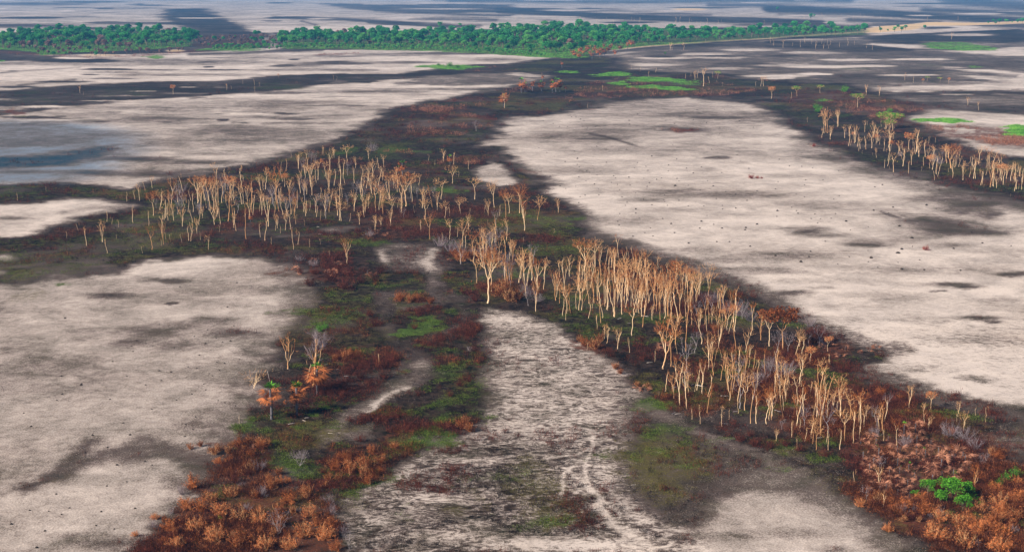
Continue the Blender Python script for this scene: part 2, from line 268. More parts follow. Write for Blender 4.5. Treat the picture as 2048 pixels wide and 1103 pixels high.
# the forest strips: green floor, pale dry grass edge
poly('G', .9, 16, 12, "-30,66 120,62 240,58 380,62 390,92 300,100 150,106 90,112 60,104 -30,98")
poly('G', .9, 16, 12, "560,74 900,64 1250,60 1560,58 1740,58 1740,70 1560,76 1400,86 1280,94 1180,108 1090,112 850,99 560,98")
line('D', .0, 2.2, 10, 10, "1220,100 1290,93 1380,86 1440,82 1500,79 1600,72 1700,66 1780,62 1860,52 1960,48 2060,44")
line('T', 1.0, 2.6, 10, 10, "1210,99 1290,93 1380,86 1440,82 1530,78 1650,68 1740,64")
poly('T', 1.0, 16, 18, "1730,56 1800,50 1870,44 1950,46 2060,42 2060,47 1950,51 1860,52 1820,60 1760,66 1720,64")
poly('D', .0, 16, 18, "1730,56 1800,50 1870,44 1950,46 2060,42 2060,47 1950,51 1860,52 1820,60 1760,66 1720,64")
ell('T', 1.0, "1380,19,38,2.5 350,102,24,3 200,110,40,3,.6 935,3,20,1.5,.6 1560,21,10,1.5,.6", rag=10)
ell('D', .0, "1380,19,38,2.5 350,102,24,3,.2", rag=10)

f_u = lambda X, Y: X / Y
def paint(X, Y):
    """evaluate the burn map at ground points (m)"""
    Yc = np.maximum(Y, 60.0); u = X / Yc; v = np.log(Yc)
    n = len(X)
    ch = {k: np.zeros(n, np.float32) for k in 'DGROBMT'}
    # unlisted ground: soft large noise
    big = fbm(X / 160., Y / 160., 3, 5)
    ch['D'][:] = .13 + .34 * np.clip((big - .47) * 3.4, 0, 1)
    w1 = (fbm(u * 45, v * 45, 11, 4) - .5); w2 = (fbm(u * 160, v * 160, 23, 3) - .5)
    w1b = (fbm(u * 45 + 50, v * 45 + 9, 31, 4) - .5); w2b = (fbm(u * 160 + 70, v * 160 + 3, 41, 3) - .5)
    order = np.argsort(v); 
    px, py = project(X, Yc)
    for (c, val, soft, rag, kind, data) in OPS:
        if kind == 'p': pts = np.array(data)
        elif kind == 'l': pts = np.array(data[1])
        else:
            cx, cy, rx, ry = data
            if rx == 0: continue
            pts = np.array([(cx - rx, cy - ry), (cx + rx, cy + ry)])
        rag = rag * {'p': .7, 'e': .3, 'l': .4}[kind]
        if kind == 'e' and c in 'GR': rag = min(rag * 8, data[2] * 1.3)
        if kind == 'p': soft = soft * 1.6
        mrg = 40 + rag + (soft if kind != 'e' else 0.8 * data[2])
        my = 0.15 * mrg + (data[3] if kind == 'e' else 0) + (data[0] if kind == 'l' else 0) + 4
        if kind == 'l': mrg += data[0] * 2
        y0, y1 = pts[:, 1].min() - my - (pts[:, 1].min() + 40) * .05, pts[:, 1].max() + my + (pts[:, 1].max() + 40) * .05
        sel = np.nonzero((px > pts[:, 0].min() - mrg) & (px < pts[:, 0].max() + mrg) & (py > y0) & (py < y1))[0]
        if len(sel) == 0: continue
        rg = rag / FPX
        uu = u[sel] + rg * (w1[sel] * 2.4 + w2[sel] * 1.2); vv = v[sel] + rg * (w1b[sel] * 2.4 + w2b[sel] * 1.2)
        if kind == 'e':
            qx, qy = project(uu * np.exp(vv), np.exp(vv))
            d = np.sqrt(((qx - cx) / rx) ** 2 + ((qy - cy) / ry) ** 2)
            a = np.clip((1.0 + (soft if data[3] > 3 else .6) * .35 - d) / (soft if data[3] > 3 else .6), 0, 1)
        else:
            GX, GY = ground(pts[:, 0], np.maximum(pts[:, 1], HZ + 4)); pu = GX / GY; pv = np.log(GY)
            m = len(pts); best = np.full(len(sel), 1e9); inside = np.zeros(len(sel), bool)
            rngs = range(m) if kind == 'p' else range(m - 1)
            if kind == 'l':       # work in stretched pixels so that line widths read as traced
                uu, vv = project(uu * np.exp(vv), np.exp(vv)); pu, pv = pts[:, 0], pts[:, 1]
                vv = vv * 2.0; pv = pv * 2.0
            for i in rngs:
                j = (i + 1) % m
                ax, ay, bx, by = pu[i], pv[i], pu[j], pv[j]
                ex, ey = bx - ax, by - ay; L = ex * ex + ey * ey + 1e-18
                t = np.clip(((uu - ax) * ex + (vv - ay) * ey) / L, 0, 1)
                dd = (uu - ax - t * ex) ** 2 + (vv - ay - t * ey) ** 2
                best = np.minimum(best, dd)
                if kind == 'p' and ay != by:
                    inside ^= ((ay > vv) != (by > vv)) & (uu < (bx - ax) * (vv - ay) / (by - ay) + ax)
            dist = np.sqrt(best)
            if kind == 'p':
                sdv = np.where(inside, dist, -dist); a = np.clip(sdv / (soft / FPX) + .5, 0, 1)
            else:
                wl = data[0] * 1.6
                a = np.clip((wl + soft * .32 - dist) / (soft * .8), 0, 1)
        a = a * a * (3 - 2 * a)
        ch[c][sel] = ch[c][sel] * (1 - a) + val * a
    # charred woodland floor: brown litter, dull green and olive regrowth in broken patches
    m = np.clip((ch['D'] - .85) * 6, 0, 1)
    for c, sd, gain, mx, k in (('R', 71, 5.0, .60, 9.), ('G', 83, 4.2, .50, 11.), ('O', 95, 5.0, .70, 13.)):
        kk = k * np.clip(Yc / 260., .8, 4.)
        kk = np.exp2(np.round(np.log2(kk)))
        f = fbm(X / kk, Y / kk, sd, 4)
        ch[c] = np.maximum(ch[c], np.clip((f - .50) * gain, 0, mx) * m)
    ch['D'] = ch['D'] - m * np.clip((fbm(X / 22., Y / 22., 107, 4) - .5) * 2.0, 0, .24)
    return ch

# ------------------------------------------------------------------ material helpers
def mat(name):
    m = bpy.data.materials.new(name); m.use_nodes = True; n = m.node_tree; n.nodes.clear()
    o = n.nodes.new("ShaderNodeOutputMaterial"); b = n.nodes.new("ShaderNodeBsdfPrincipled")
    b.inputs['Roughness'].default_value = .9; b.inputs['Specular IOR Level'].default_value = .15
    n.links.new(b.outputs[0], o.inputs[0]); return m, n, b
def N(n, t, **kw):
    x = n.nodes.new(t)
    for k, v in kw.items(): setattr(x, k, v)
    return x
def math_(n, op, a, b=None, c=None, clamp=False):
    x = n.nodes.new("ShaderNodeMath"); x.operation = op; x.use_clamp = clamp
    for i, v in enumerate((a, b, c)):
        if v is None: continue
        if isinstance(v, (int, float)): x.inputs[i].default_value = v
        else: n.links.new(v, x.inputs[i])
    return x.outputs[0]
def noise(n, vec, scale, detail=4, rough=.55, dist=0.0):
    x = n.nodes.new("ShaderNodeTexNoise"); x.inputs['Scale'].default_value = scale
    x.inputs['Detail'].default_value = detail; x.inputs['Roughness'].default_value = rough
    x.inputs['Distortion'].default_value = dist
    n.links.new(vec, x.inputs['Vector']); return x.outputs['Fac']
def mixc(n, f, a, b):
    x = n.nodes.new("ShaderNodeMix"); x.data_type = 'RGBA'
    if isinstance(f, (int, float)): x.inputs[0].default_value = f
    else: n.links.new(f, x.inputs[0])
    for i, v in ((6, a), (7, b)):
        if isinstance(v, tuple): x.inputs[i].default_value = (*v, 1)
        else: n.links.new(v, x.inputs[i])
    return x.outputs[2]
def sstep(n, x, lo, hi):
    m = n.nodes.new("ShaderNodeMapRange"); m.interpolation_type = 'SMOOTHSTEP'
    n.links.new(x, m.inputs[0]); m.inputs[1].default_value = lo; m.inputs[2].default_value = hi
    return m.outputs[0]

# ------------------------------------------------------------------ ground
def ground_material():
    m, n, b = mat("burnt_plain")
    geo = N(n, "ShaderNodeNewGeometry").outputs['Position']
    a1 = N(n, "ShaderNodeAttribute", attribute_name="burn"); a2 = N(n, "ShaderNodeAttribute", attribute_name="cover")
    s1 = N(n, "ShaderNodeSeparateColor"); s2 = N(n, "ShaderNodeSeparateColor")
    n.links.new(a1.outputs['Color'], s1.inputs[0]); n.links.new(a2.outputs['Color'], s2.inputs[0])
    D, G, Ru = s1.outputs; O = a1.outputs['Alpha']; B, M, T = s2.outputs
    nl = noise(n, geo, .012, 6, .62, .3)       # 80 m wisps
    nm = noise(n, geo, .09, 5, .62, .6)        # 10 m
    ns = noise(n, geo, .55, 4, .6, .8)         # 2 m tussocks
    nf = noise(n, geo, 3.6, 4, .75)            # 0.3 m grain
    mp = N(n, "ShaderNodeMapping"); mp.inputs['Scale'].default_value = (.40, .62, .3); mp.inputs['Rotation'].default_value = (0, 0, .25)
    n.links.new(geo, mp.inputs[0])
    nr = noise(n, mp.outputs[0], 1.0, 3, .55, 1.6)   # wind-laid ripples of ash
    # char amount: traced value disturbed by noise at all scales
    t = math_(n, 'MULTIPLY_ADD', math_(n, 'SUBTRACT', nl, .5), .95, D)
    t = math_(n, 'MULTIPLY_ADD', math_(n, 'SUBTRACT', nm, .5), .52, t)
    t = math_(n, 'MULTIPLY_ADD', math_(n, 'SUBTRACT', ns, .5), .50, t)
    t = math_(n, 'MULTIPLY_ADD', math_(n, 'MULTIPLY', math_(n, 'SUBTRACT', nr, .5), math_(n, 'MULTIPLY_ADD', M, .85, .15)), 1.0, t)
    mp2 = N(n, 'ShaderNodeMapping'); mp2.inputs['Scale'].default_value = (.30, .52, .3); mp2.inputs['Rotation'].default_value = (0, 0, -.2); n.links.new(geo, mp2.inputs[0])
    nv = noise(n, mp2.outputs[0], 1.0, 4, .62, 1.2)      # pale veins between the burnt tufts
    vein = math_(n, 'POWER', math_(n, 'SUBTRACT', 1.0, math_(n, 'MULTIPLY', math_(n, 'ABSOLUTE', math_(n, 'SUBTRACT', nv, .5)), 7.0), clamp=True), 1.6)
    t = math_(n, 'SUBTRACT', t, math_(n, 'MULTIPLY', math_(n, 'MULTIPLY', vein, M), .52))
    t = math_(n, 'MULTIPLY_ADD', math_(n, 'SUBTRACT', nf, .5), 1.15, t)
    char = math_(n, 'MULTIPLY_ADD', t, .98, .0, clamp=True)
    pale = mixc(n, sstep(n, nm, .3, .7), (.68, .595, .54), (.56, .49, .455))
    pale = mixc(n, math_(n, 'MULTIPLY', sstep(n, nf, .45, .75), .25), pale, (.30, .26, .245))
    pale = mixc(n, math_(n, 'MULTIPLY', sstep(n, nl, .5, .75), .5), pale, (.56, .46, .39))
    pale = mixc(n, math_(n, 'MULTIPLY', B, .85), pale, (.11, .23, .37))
    pale = mixc(n, T, pale, (.66, .46, .25))
    mid = mixc(n, sstep(n, nm, .35, .65), (.165, .128, .118), (.140, .115, .096))
    dk = mixc(n, sstep(n, ns, .35, .65), (.003, .002, .002), (.046, .031, .025))
    dk = mixc(n, math_(n, 'MULTIPLY', sstep(n, nm, .5, .75), .5), dk, (.020, .030, .010))
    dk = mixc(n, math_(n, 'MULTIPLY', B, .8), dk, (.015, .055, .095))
    cr = lambda lo, hi: math_(n, 'MULTIPLY_ADD', char, 1 / (hi - lo), -lo / (hi - lo), clamp=True)
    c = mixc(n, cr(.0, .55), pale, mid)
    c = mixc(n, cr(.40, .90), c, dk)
    # rust litter, olive and green regrowth come through in patches of leaf size
    sel = lambda ch, lo, hi, nn: sstep(n, math_(n, 'ADD', math_(n, 'MULTIPLY', ch, .9), nn), lo, hi)
    mixn = math_(n, 'MULTIPLY_ADD', math_(n, 'SUBTRACT', nf, .5), .9, math_(n, 'MULTIPLY_ADD', math_(n, 'SUBTRACT', ns, .5), .8, math_(n, 'MULTIPLY', math_(n, 'SUBTRACT', nm, .5), .6)))
    rc = mixc(n, sstep(n, nf, .35, .7), (.060, .020, .014), (.19, .066, .038))
    oc = mixc(n, sstep(n, nf, .35, .7), (.030, .028, .010), (.17, .145, .040))
    gc = mixc(n, sstep(n, nf, .35, .7), (.016, .036, .008), (.125, .22, .038))
    c = mixc(n, math_(n, 'MULTIPLY', sel(O, .35, .95, mixn), .85), c, oc)
    c = mixc(n, math_(n, 'MULTIPLY', sel(Ru, .35, .95, mixn), .9), c, rc)
    c = mixc(n, math_(n, 'MULTIPLY', sel(G, .35, 1.05, mixn), .9), c, gc)
    n.links.new(c, b.inputs['Base Color'])
    bump = N(n, "ShaderNodeBump"); bump.inputs['Strength'].default_value = .35; bump.inputs['Distance'].default_value = .25
    n.links.new(math_(n, 'ADD', ns, math_(n, 'MULTIPLY', nf, .5)), bump.inputs['Height']); n.links.new(bump.outputs[0], b.inputs['Normal'])
    b.inputs['Specular IOR Level'].default_value = .05
    return m

def mesh_np(name, V, F, mats=None, smooth=False):
    """V (n,3); F (m,k) ints (k 3 or 4) or list of such arrays"""
    me = bpy.data.meshes.new(name)
    Fs = F if isinstance(F, list) else [F]
    Fs = [f for f in Fs if len(f)]
    me.vertices.add(len(V)); me.vertices.foreach_set("co", np.ascontiguousarray(V, np.float32).ravel())
    loops = np.concatenate([f.ravel() for f in Fs]).astype(np.int32)
    tot = np.concatenate([np.full(len(f), f.shape[1], np.int32) for f in Fs])
    st = np.concatenate([[0], np.cumsum(tot)[:-1]]).astype(np.int32)
    me.loops.add(len(loops)); me.loops.foreach_set("vertex_index", loops)
    me.polygons.add(len(tot)); me.polygons.foreach_set("loop_start", st); me.polygons.foreach_set("loop_total", tot)
    me.update(calc_edges=True)
    if smooth: me.polygons.foreach_set("use_smooth", np.ones(len(tot), bool))
    for mm in (mats or []): me.materials.append(mm)
    return me

def make_ground():
    rows = np.concatenate([np.arange(-30, 0, 1.5), np.arange(0, 160, 1.0), np.arange(160, 420, 1.6), np.arange(420, 1125, 2.4), np.arange(1130, 1500, 12)])
    cols = np.concatenate([np.array([-9000, -6000, -4000, -2500, -1600, -1000, -600, -350, -200, -120]), np.arange(-60, 2110, 2.8), np.array([2180, 2260, 2400, 2650, 3050, 3650, 4500, 6000, 8000, 11000])])
    Yr = ground(1024, rows)[1]
    Yr = np.concatenate([[25000.], Yr, np.array([100, 60, 20, -30, -120, -400, -1200])])
    s = (cols - CX) / FPX
    Yg, sg = np.meshgrid(Yr, s, indexing='ij')
    # lateral fan: perspective spacing in front, constant spacing behind
    dep = np.maximum(Yg * cp + H * sp, 75.0)
    Xg = np.clip(sg * dep, -11900, 11900)
    X = Xg.ravel(); Y = Yg.ravel()
    nr, nc = Yg.shape
    idx = np.arange(nr * nc).reshape(nr, nc)
    F = np.stack([idx[1:, :-1], idx[1:, 1:], idx[:-1, 1:], idx[:-1, :-1]], -1).reshape(-1, 4)
    V = np.stack([X, Y, np.zeros_like(X)], 1)
    me = mesh_np("ground", V, F, [ground_material()])
    ch = paint(X, Y)
    a = me.color_attributes.new("burn", 'FLOAT_COLOR', 'POINT'); a.data.foreach_set("color", np.stack([ch['D'], ch['G'], ch['R'], ch['O']], 1).astype(np.float32).ravel())
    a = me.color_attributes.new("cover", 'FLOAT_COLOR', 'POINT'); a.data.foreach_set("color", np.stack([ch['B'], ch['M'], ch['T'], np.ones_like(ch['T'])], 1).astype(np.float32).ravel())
    o = bpy.data.objects.new("ground", me); S.collection.objects.link(o); o["kind"] = "structure"
    return o
make_ground()
#==VEG==
# ------------------------------------------------------------------ materials of the plants
def leafy_mat(name, c1, c2, scale=1.2, rough=.85, isl=.8, objvar=.12):
    m, n, b = mat(name)
    tc = N(n, "ShaderNodeTexCoord").outputs['Object']
    oi = N(n, "ShaderNodeObjectInfo").outputs['Random']
    f = math_(n, 'MULTIPLY_ADD', math_(n, 'SUBTRACT', noise(n, tc, scale, 3, .65), .5), 2.2, .5)
    g = math_(n, 'MULTIPLY_ADD', math_(n, 'SUBTRACT', oi, .5), objvar * 2, f)
    geo = N(n, "ShaderNodeNewGeometry").outputs['Random Per Island']
    g = math_(n, 'MULTIPLY_ADD', math_(n, 'SUBTRACT', geo, .5), isl, g)
    n.links.new(mixc(n, sstep(n, g, .2, .8), c1, c2), b.inputs['Base Color'])
    b.inputs['Roughness'].default_value = rough; b.inputs['Specular IOR Level'].default_value = .1
    return m
M_BARK = leafy_mat("pale_bark", (.62, .34, .16), (.92, .68, .44), .9, objvar=.55)
M_BARKG = leafy_mat("grey_bark", (.34, .30, .33), (.52, .47, .48), 1.)
M_TWIG = leafy_mat("orange_twigs", (.42, .13, .035), (.84, .50, .25), .8, objvar=.5)
M_TWIGG = leafy_mat("grey_twigs", (.20, .15, .17), (.38, .33, .36), .8)
M_RUST = leafy_mat("scorched_leaves", (.045, .013, .008), (.38, .115, .042), .9, isl=1.0, objvar=.3)
M_RUSTB = leafy_mat("bright_scorched_leaves", (.07, .020, .010), (.62, .21, .075), .9, isl=1.0, objvar=.3)
M_PINK = leafy_mat("scorched_fronds", (.10, .038, .026), (.52, .24, .15), .9, isl=1.0, objvar=.3)
M_DRED = leafy_mat("dark_red_brush", (.022, .009, .008), (.17, .046, .030), .9, isl=1.0, objvar=.3)
M_DARK = leafy_mat("charred_litter", (.010, .008, .009), (.060, .040, .036), .5)
M_RED = leafy_mat("crimson_leaves", (.16, .02, .015), (.42, .07, .04), 1.)
M_GREEN = leafy_mat("fresh_leaves", (.014, .08, .008), (.15, .45, .04), .4, isl=1.7)
M_HERB = leafy_mat("green_herbs", (.018, .036, .008), (.15, .22, .036), .6, isl=1.7)
M_OLIVE = leafy_mat("olive_herbs", (.03, .028, .008), (.22, .20, .045), .6, isl=1.7)
M_FOR = leafy_mat("forest_leaves", (.016, .115, .032), (.075, .38, .09), .09, objvar=.55)
M_FORL = leafy_mat("bright_forest_leaves", (.04, .20, .04), (.16, .47, .10), .09, objvar=.4)
M_DRY = leafy_mat("dry_forest_leaves", (.14, .07, .05), (.40, .25, .20), .09, objvar=.3)
M_STRAW = leafy_mat("ashen_grass", (.10, .08, .07), (.62, .54, .47), .6)
M_MEADOW = leafy_mat("meadow_green", (.07, .24, .03), (.22, .50, .08), .1)
M_PALMT = leafy_mat("charred_palm_bark", (.05, .05, .06), (.17, .16, .18), 2.)
M_TRUNKD = leafy_mat("brown_bark", (.10, .07, .05), (.22, .16, .12), 2.)
M_MOUND = leafy_mat("burnt_tussock", (.015, .012, .012), (.05, .04, .035), 4.)
M_LOG = leafy_mat("bleached_wood", (.55, .47, .42), (.80, .74, .70), 2.)

# ------------------------------------------------------------------ geometry helpers
class Geo:
    def __init__(s): s.V = []; s.Q = []; s.T = []; s.n = 0
    def tube(s, p, q, r0, r1, k=3):
        p = np.asarray(p, float); q = np.asarray(q, float); d = q - p; L = np.linalg.norm(d)
        if L < 1e-9: return
        d /= L; a = np.cross(d, (0, 0, 1) if abs(d[2]) < .9 else (1, 0, 0)); a /= np.linalg.norm(a); b = np.cross(d, a)
        th = np.arange(k) * 2 * math.pi / k
        ring = np.cos(th)[:, None] * a + np.sin(th)[:, None] * b
        s.V.append(p + ring * r0); s.V.append(q + ring * r1); n = s.n
        for i in range(k):
            j = (i + 1) % k; s.Q.append((n + i, n + j, n + k + j, n + k + i))
        s.n += 2 * k
    def path(s, pts, rad, k=5):
        """one continuous tapering skin along a polyline"""
        pts = np.asarray(pts, float); n = s.n; m = len(pts)
        for i in range(m):
            d = pts[min(i + 1, m - 1)] - pts[max(i - 1, 0)]; d /= np.linalg.norm(d) + 1e-9
            a = np.cross(d, (0, 1, 0) if abs(d[1]) < .9 else (1, 0, 0)); a /= np.linalg.norm(a); b = np.cross(d, a)
            th = np.arange(k) * 2 * math.pi / k
            s.V.append(pts[i] + (np.cos(th)[:, None] * a + np.sin(th)[:, None] * b) * rad[i])
        for i in range(m - 1):
            for j in range(k):
                jj = (j + 1) % k; s.Q.append((n + i * k + j, n + i * k + jj, n + (i + 1) * k + jj, n + (i + 1) * k + j))
        s.T.append((n + (m - 1) * k, n + (m - 1) * k + 1, n + (m - 1) * k + 2))
        s.n += m * k
    def leaf(s, c, L, W, rng, up=None):
        d = rng.normal(size=3) if up is None else np.asarray(up) + rng.normal(size=3) * .5
        d /= np.linalg.norm(d); a = np.cross(d, rng.normal(size=3)); a /= np.linalg.norm(a)
        c = np.asarray(c); n = s.n
        s.V.append(np.array([c - d * L / 2, c + a * W / 2, c + d * L / 2, c - a * W / 2])); s.Q.append((n, n + 1, n + 2, n + 3)); s.n += 4
    def leaves(s, C, L, W, rng):
        """many diamond leaves at once"""
        C = np.asarray(C); m = len(C)
        d = rng.normal(size=(m, 3)); d /= np.linalg.norm(d, axis=1)[:, None]
        a = np.cross(d, rng.normal(size=(m, 3))); a /= np.linalg.norm(a, axis=1)[:, None]
        L = L * rng.uniform(.6, 1.4, (m, 1)); W = W * rng.uniform(.6, 1.4, (m, 1))
        V = np.stack([C - d * L / 2, C + a * W / 2, C + d * L / 2, C - a * W / 2], 1).reshape(-1, 3)
        idx = s.n + np.arange(m * 4).reshape(m, 4)
        s.V.append(V); s.Q.extend(map(tuple, idx)); s.n += m * 4
    def mesh(s, name, m, smooth=False):
        V = np.concatenate(s.V); F = []
        if s.Q: F.append(np.array(s.Q, np.int32))
        if s.T: F.append(np.array(s.T, np.int32))
        return mesh_np(name, V, F, [m], smooth)

def link(name, data, parent=None):
    o = bpy.data.objects.new(name, data); S.collection.objects.link(o)
    if parent is not None: o.parent = parent
    return o
PX = lambda px, py: tuple(float(v) for v in ground(px, py))

THINGS = []        # (object, px, py, short kind phrase, category, hand label)
def register(o, px, py, phrase, cat, label=None, group=None):
    THINGS.append((o, px, py, phrase, cat, label)); o["category"] = cat
    if group: o["group"] = group
def place(proto, px, py, height, phrase, cat, name, label=None, group=None, rz=None, lean=0.0, width=1.0):
    """copy a prototype (list of (part name, mesh)) to a spot on the ground"""
    x, y = PX(px, py)
    root = link(name, None); root.location = (x, y, 0); root.empty_display_size = .5
    root.rotation_euler = (0, lean, random.uniform(0, 6.28) if rz is None else rz)
    if lean: root.rotation_euler = (0, lean, 0)
    root.scale = (height * width, height * width, height)
    for pn, me in proto: link(pn, me, root)
    register(root, px, py, phrase, cat, label, group); return root

# ------------------------------------------------------------------ bare burnt trees, unit height
def bare_tree(rng, fork, width, ntar, twigs, base, stout=1.0, flat=.14, lean=.03, pale=1.0, tmat=None, wmat=None, leaves=0, lmat=None, twl=.05, two=False):
    T = Geo(); C = Geo()
    r = .0082 * stout
    # bole
    pts = [np.array([0, 0, -.01])]; ph = rng.uniform(0, 6.28); wob = 0
    zz = np.linspace(.0, fork, 8); w1_ = np.cumsum(rng.normal(size=9)) * .0075; w2_ = np.cumsum(rng.normal(size=9)) * .0075
    for i, z in enumerate(zz[1:]):
        pts.append(np.array([lean * (z / fork) ** 1.4 + w1_[i + 1], w2_[i + 1], z]))
    T.path(pts, [r * 1.5, r * 1.1, r, r * .97, r * .94, r * .9, r * .87, r * .84], 6)
    top = pts[-1]
    # crown targets: a fan that widens to a rounded or flat top
    tg = []
    while len(tg) < ntar:
        a = rng.uniform(0, 2 * math.pi); q = math.sqrt(rng.uniform(0, 1)); 
        z = rng.uniform(0, 1)
        zt = base + (1 - base) * (z ** .55)
        rad = width / 2 * (.35 + .65 * ((zt - fork) / (1 - fork)) ** .7) * q
        zt -= flat * (q ** 2) * rng.uniform(.3, 1.9)
        tg.append([top[0] + rad * math.cos(a), top[1] + rad * math.sin(a), min(zt, .99)])
    tg = np.array(tg)
    def grow(p, r, tg, lvl, G):
        n = len(tg)
        if n == 1:
            q = tg[0]; mid = (p + q) / 2 + rng.normal(size=3) * .008
            r = max(r, .0022)
            C.path([p, mid, q], [r, r * .75, r * .4], 3)
            for _ in range(twigs):
                t = rng.uniform(.1, 1); s0 = mid * (1 - t) + q * t if t > .0 else q
                d = (q - p); d /= np.linalg.norm(d) + 1e-9; d = d + rng.normal(size=3) * .5; d[2] = abs(d[2]) * .9 + .2; d /= np.linalg.norm(d)
                e = s0 + d * twl * rng.uniform(.5, 1.5)
                C.tube(s0, e, .0014, .0007, 3)
                if leaves and rng.random() < leaves:
                    LC.leaves(np.array([e, (e + s0) / 2]) + rng.normal(size=(2, 3)) * .008, .035, .02, rng)
            return
        k = 2 if (n < 6 or rng.random() < .6) else 3
        if lvl == 0: k = 3 if n > 8 else 2
        # split by direction as seen from p
        dirs = tg - p; az = dirs / (np.linalg.norm(dirs, axis=1)[:, None] + 1e-9)
        cen = az[rng.choice(n, k, replace=False)]
        for _ in range(6):
            lab = np.argmin(((az[:, None] - cen[None]) ** 2).sum(-1), 1)
            for i in range(k):
                if (lab == i).any(): cen[i] = az[lab == i].mean(0)
        groups = [tg[lab == i] for i in range(k) if (lab == i).any()]
        if len(groups) == 1:
            h = n // 2; groups = [tg[:h], tg[h:]]
        for g in groups:
            c = g.mean(0); near = g[np.argmin(np.linalg.norm(g - p, axis=1))]
            t = rng.uniform(.34, .5) if len(g) > 1 else 0
            if len(g) == 1: grow(p, r * .6, g, lvl + 1, G); continue
            q = p + (c - p) * t; q[2] = p[2] + (c[2] - p[2]) * t * 1.0
            q = q + rng.normal(size=3) * .008
            rr = max(r * (len(g) / n) ** .42, .003)
            mid = (p + q) / 2 + rng.normal(size=3) * .007 + np.array([(q - p)[0] * .2, (q - p)[1] * .2, -.006])
            (T if lvl < 4 and rr > .0034 else C).path([p, mid, q], [min(r, rr * 1.15), rr * 1.05, rr], 5 if lvl < 2 else 3)
            grow(q, rr, g, lvl + 1, G)
    LC = Geo()
    if two:
        h = len(tg) // 2; grow(pts[3], r * .7, tg[:h], 0, C)
        tg = tg[h:]
    grow(top, r * .85, tg, 0, C)
    out = [("trunk", T.mesh("trunk", tmat or M_BARK, True)), ("crown", C.mesh("crown", wmat or M_TWIG))]
    if leaves and LC.n: out.append(("foliage", LC.mesh("foliage", lmat or M_RUST)))
    return out
rg = np.random.default_rng(5)
PROTO = {
 'f': [bare_tree(rg, rg.uniform(.42, .55), rg.uniform(.5, .74), int(rg.integers(30, 50)), 6, rg.uniform(.52, .66), flat=rg.uniform(.08, .22)) for _ in range(10)],
 'v': [bare_tree(rg, rg.uniform(.45, .62), rg.uniform(.34, .58), int(rg.integers(14, 30)), 6, rg.uniform(.56, .72), lean=rg.uniform(-.08, .1), two=bool(rg.random() < .3)) for _ in range(16)],
 's': [bare_tree(rg, rg.uniform(.50, .76), rg.uniform(.10, .2), int(rg.integers(4, 11)), 3, .66, stout=.95, twl=.035, lean=rg.uniform(-.09, .11)) for _ in range(12)],
 'y': [bare_tree(rg, rg.uniform(.42, .55), rg.uniform(.42, .56), 22, 5, .7, stout=1.1, two=True) for _ in range(5)],
 'B': [bare_tree(rg, .30, .72, 100, 5, .66, stout=1.9, flat=.13), bare_tree(rg, .42, .7, 90, 5, .7, stout=1.8, flat=.12)],
 'r': [bare_tree(rg, .5, .5, 70, 8, .68, leaves=.5, lmat=M_RUSTB) for _ in range(3)],
 'g': [bare_tree(rg, rg.uniform(.3, .45), rg.uniform(.45, .7), 34, 7, .5, tmat=M_BARKG, wmat=M_TWIGG, stout=.9) for _ in range(4)],
 'G': [bare_tree(rg, .5, .9, 90, 7, .72, leaves=.95, lmat=M_GREEN, flat=.08) for _ in range(3)],
 'R': [bare_tree(rg, .46, .85, 130, 9, .72, stout=1.3, leaves=.85, lmat=M_RUST, flat=.05, twl=.04)],
}
PHR = {'f': "fan-crowned bare tree", 'v': "narrow-crowned bare tree", 's': "pole-thin bare tree", 'y': "forked bare tree",
       'B': "large many-limbed bare tree", 'r': "bare tree with scorched crown", 'g': "grey leafless tree", 'G': "green-topped tree", 'R': "umbrella-shaped scorched tree"}
TREES = []
def TR(ox, oy, s, f=4.0):
    for it in s.split():
        a = it.split(','); bx, by, ty = ox + float(a[0]) / f, oy + float(a[1]) / f, oy + float(a[2]) / f
        TREES.append((bx, by, ty, a[3] if len(a) > 3 else 'v'))
# left stand
TR(0, 276, """1015,505,410,s 1080,490,390,s 1115,500,360,v 1160,420,330,s 1218,400,300,v 1225,620,430,r 1285,540,420,s 1375,520,310,v 1355,620,400,s 1465,430,265,s 1582,520,300,B
1525,500,400,s 1545,590,420,s 1635,500,300,v 1680,580,290,f 1700,500,300,v 1748,515,330,v 1650,560,450,s 1800,420,265,v 1825,665,360,s 1843,480,300,r 1868,490,310,v 1935,530,360,v 1970,490,390,s
2008,600,290,v 1970,810,520,s 1940,370,290,v 1065,680,530,s 855,670,570,s 895,690,620,s 948,715,640,s 625,750,665,s 540,810,730,s 693,860,700,s 820,830,650,v 860,920,790,s 1190,700,570,s 1215,895,700,v
1295,760,580,v 1308,850,660,y 1290,860,800,s 1328,810,740,s 1365,830,750,s 1455,840,750,s 1345,660,520,s 1390,660,520,v 1460,705,540,v 1510,820,670,s 1525,825,680,v 1540,770,650,s 1575,765,630,v 1605,815,750,s
1667,890,770,v 1140,920,850,s 140,500,430,s 1755,750,690,s 1775,775,750,s 1875,720,650,s 930,810,760,s 1715,660,580,s 370,420,380,s 1590,610,500,g 1450,600,460,g 1410,560,470,g 1250,560,470,g 1620,640,540,v
1480,560,440,v 1900,600,460,g 1820,560,450,v 1880,540,420,v 1740,610,500,s""")
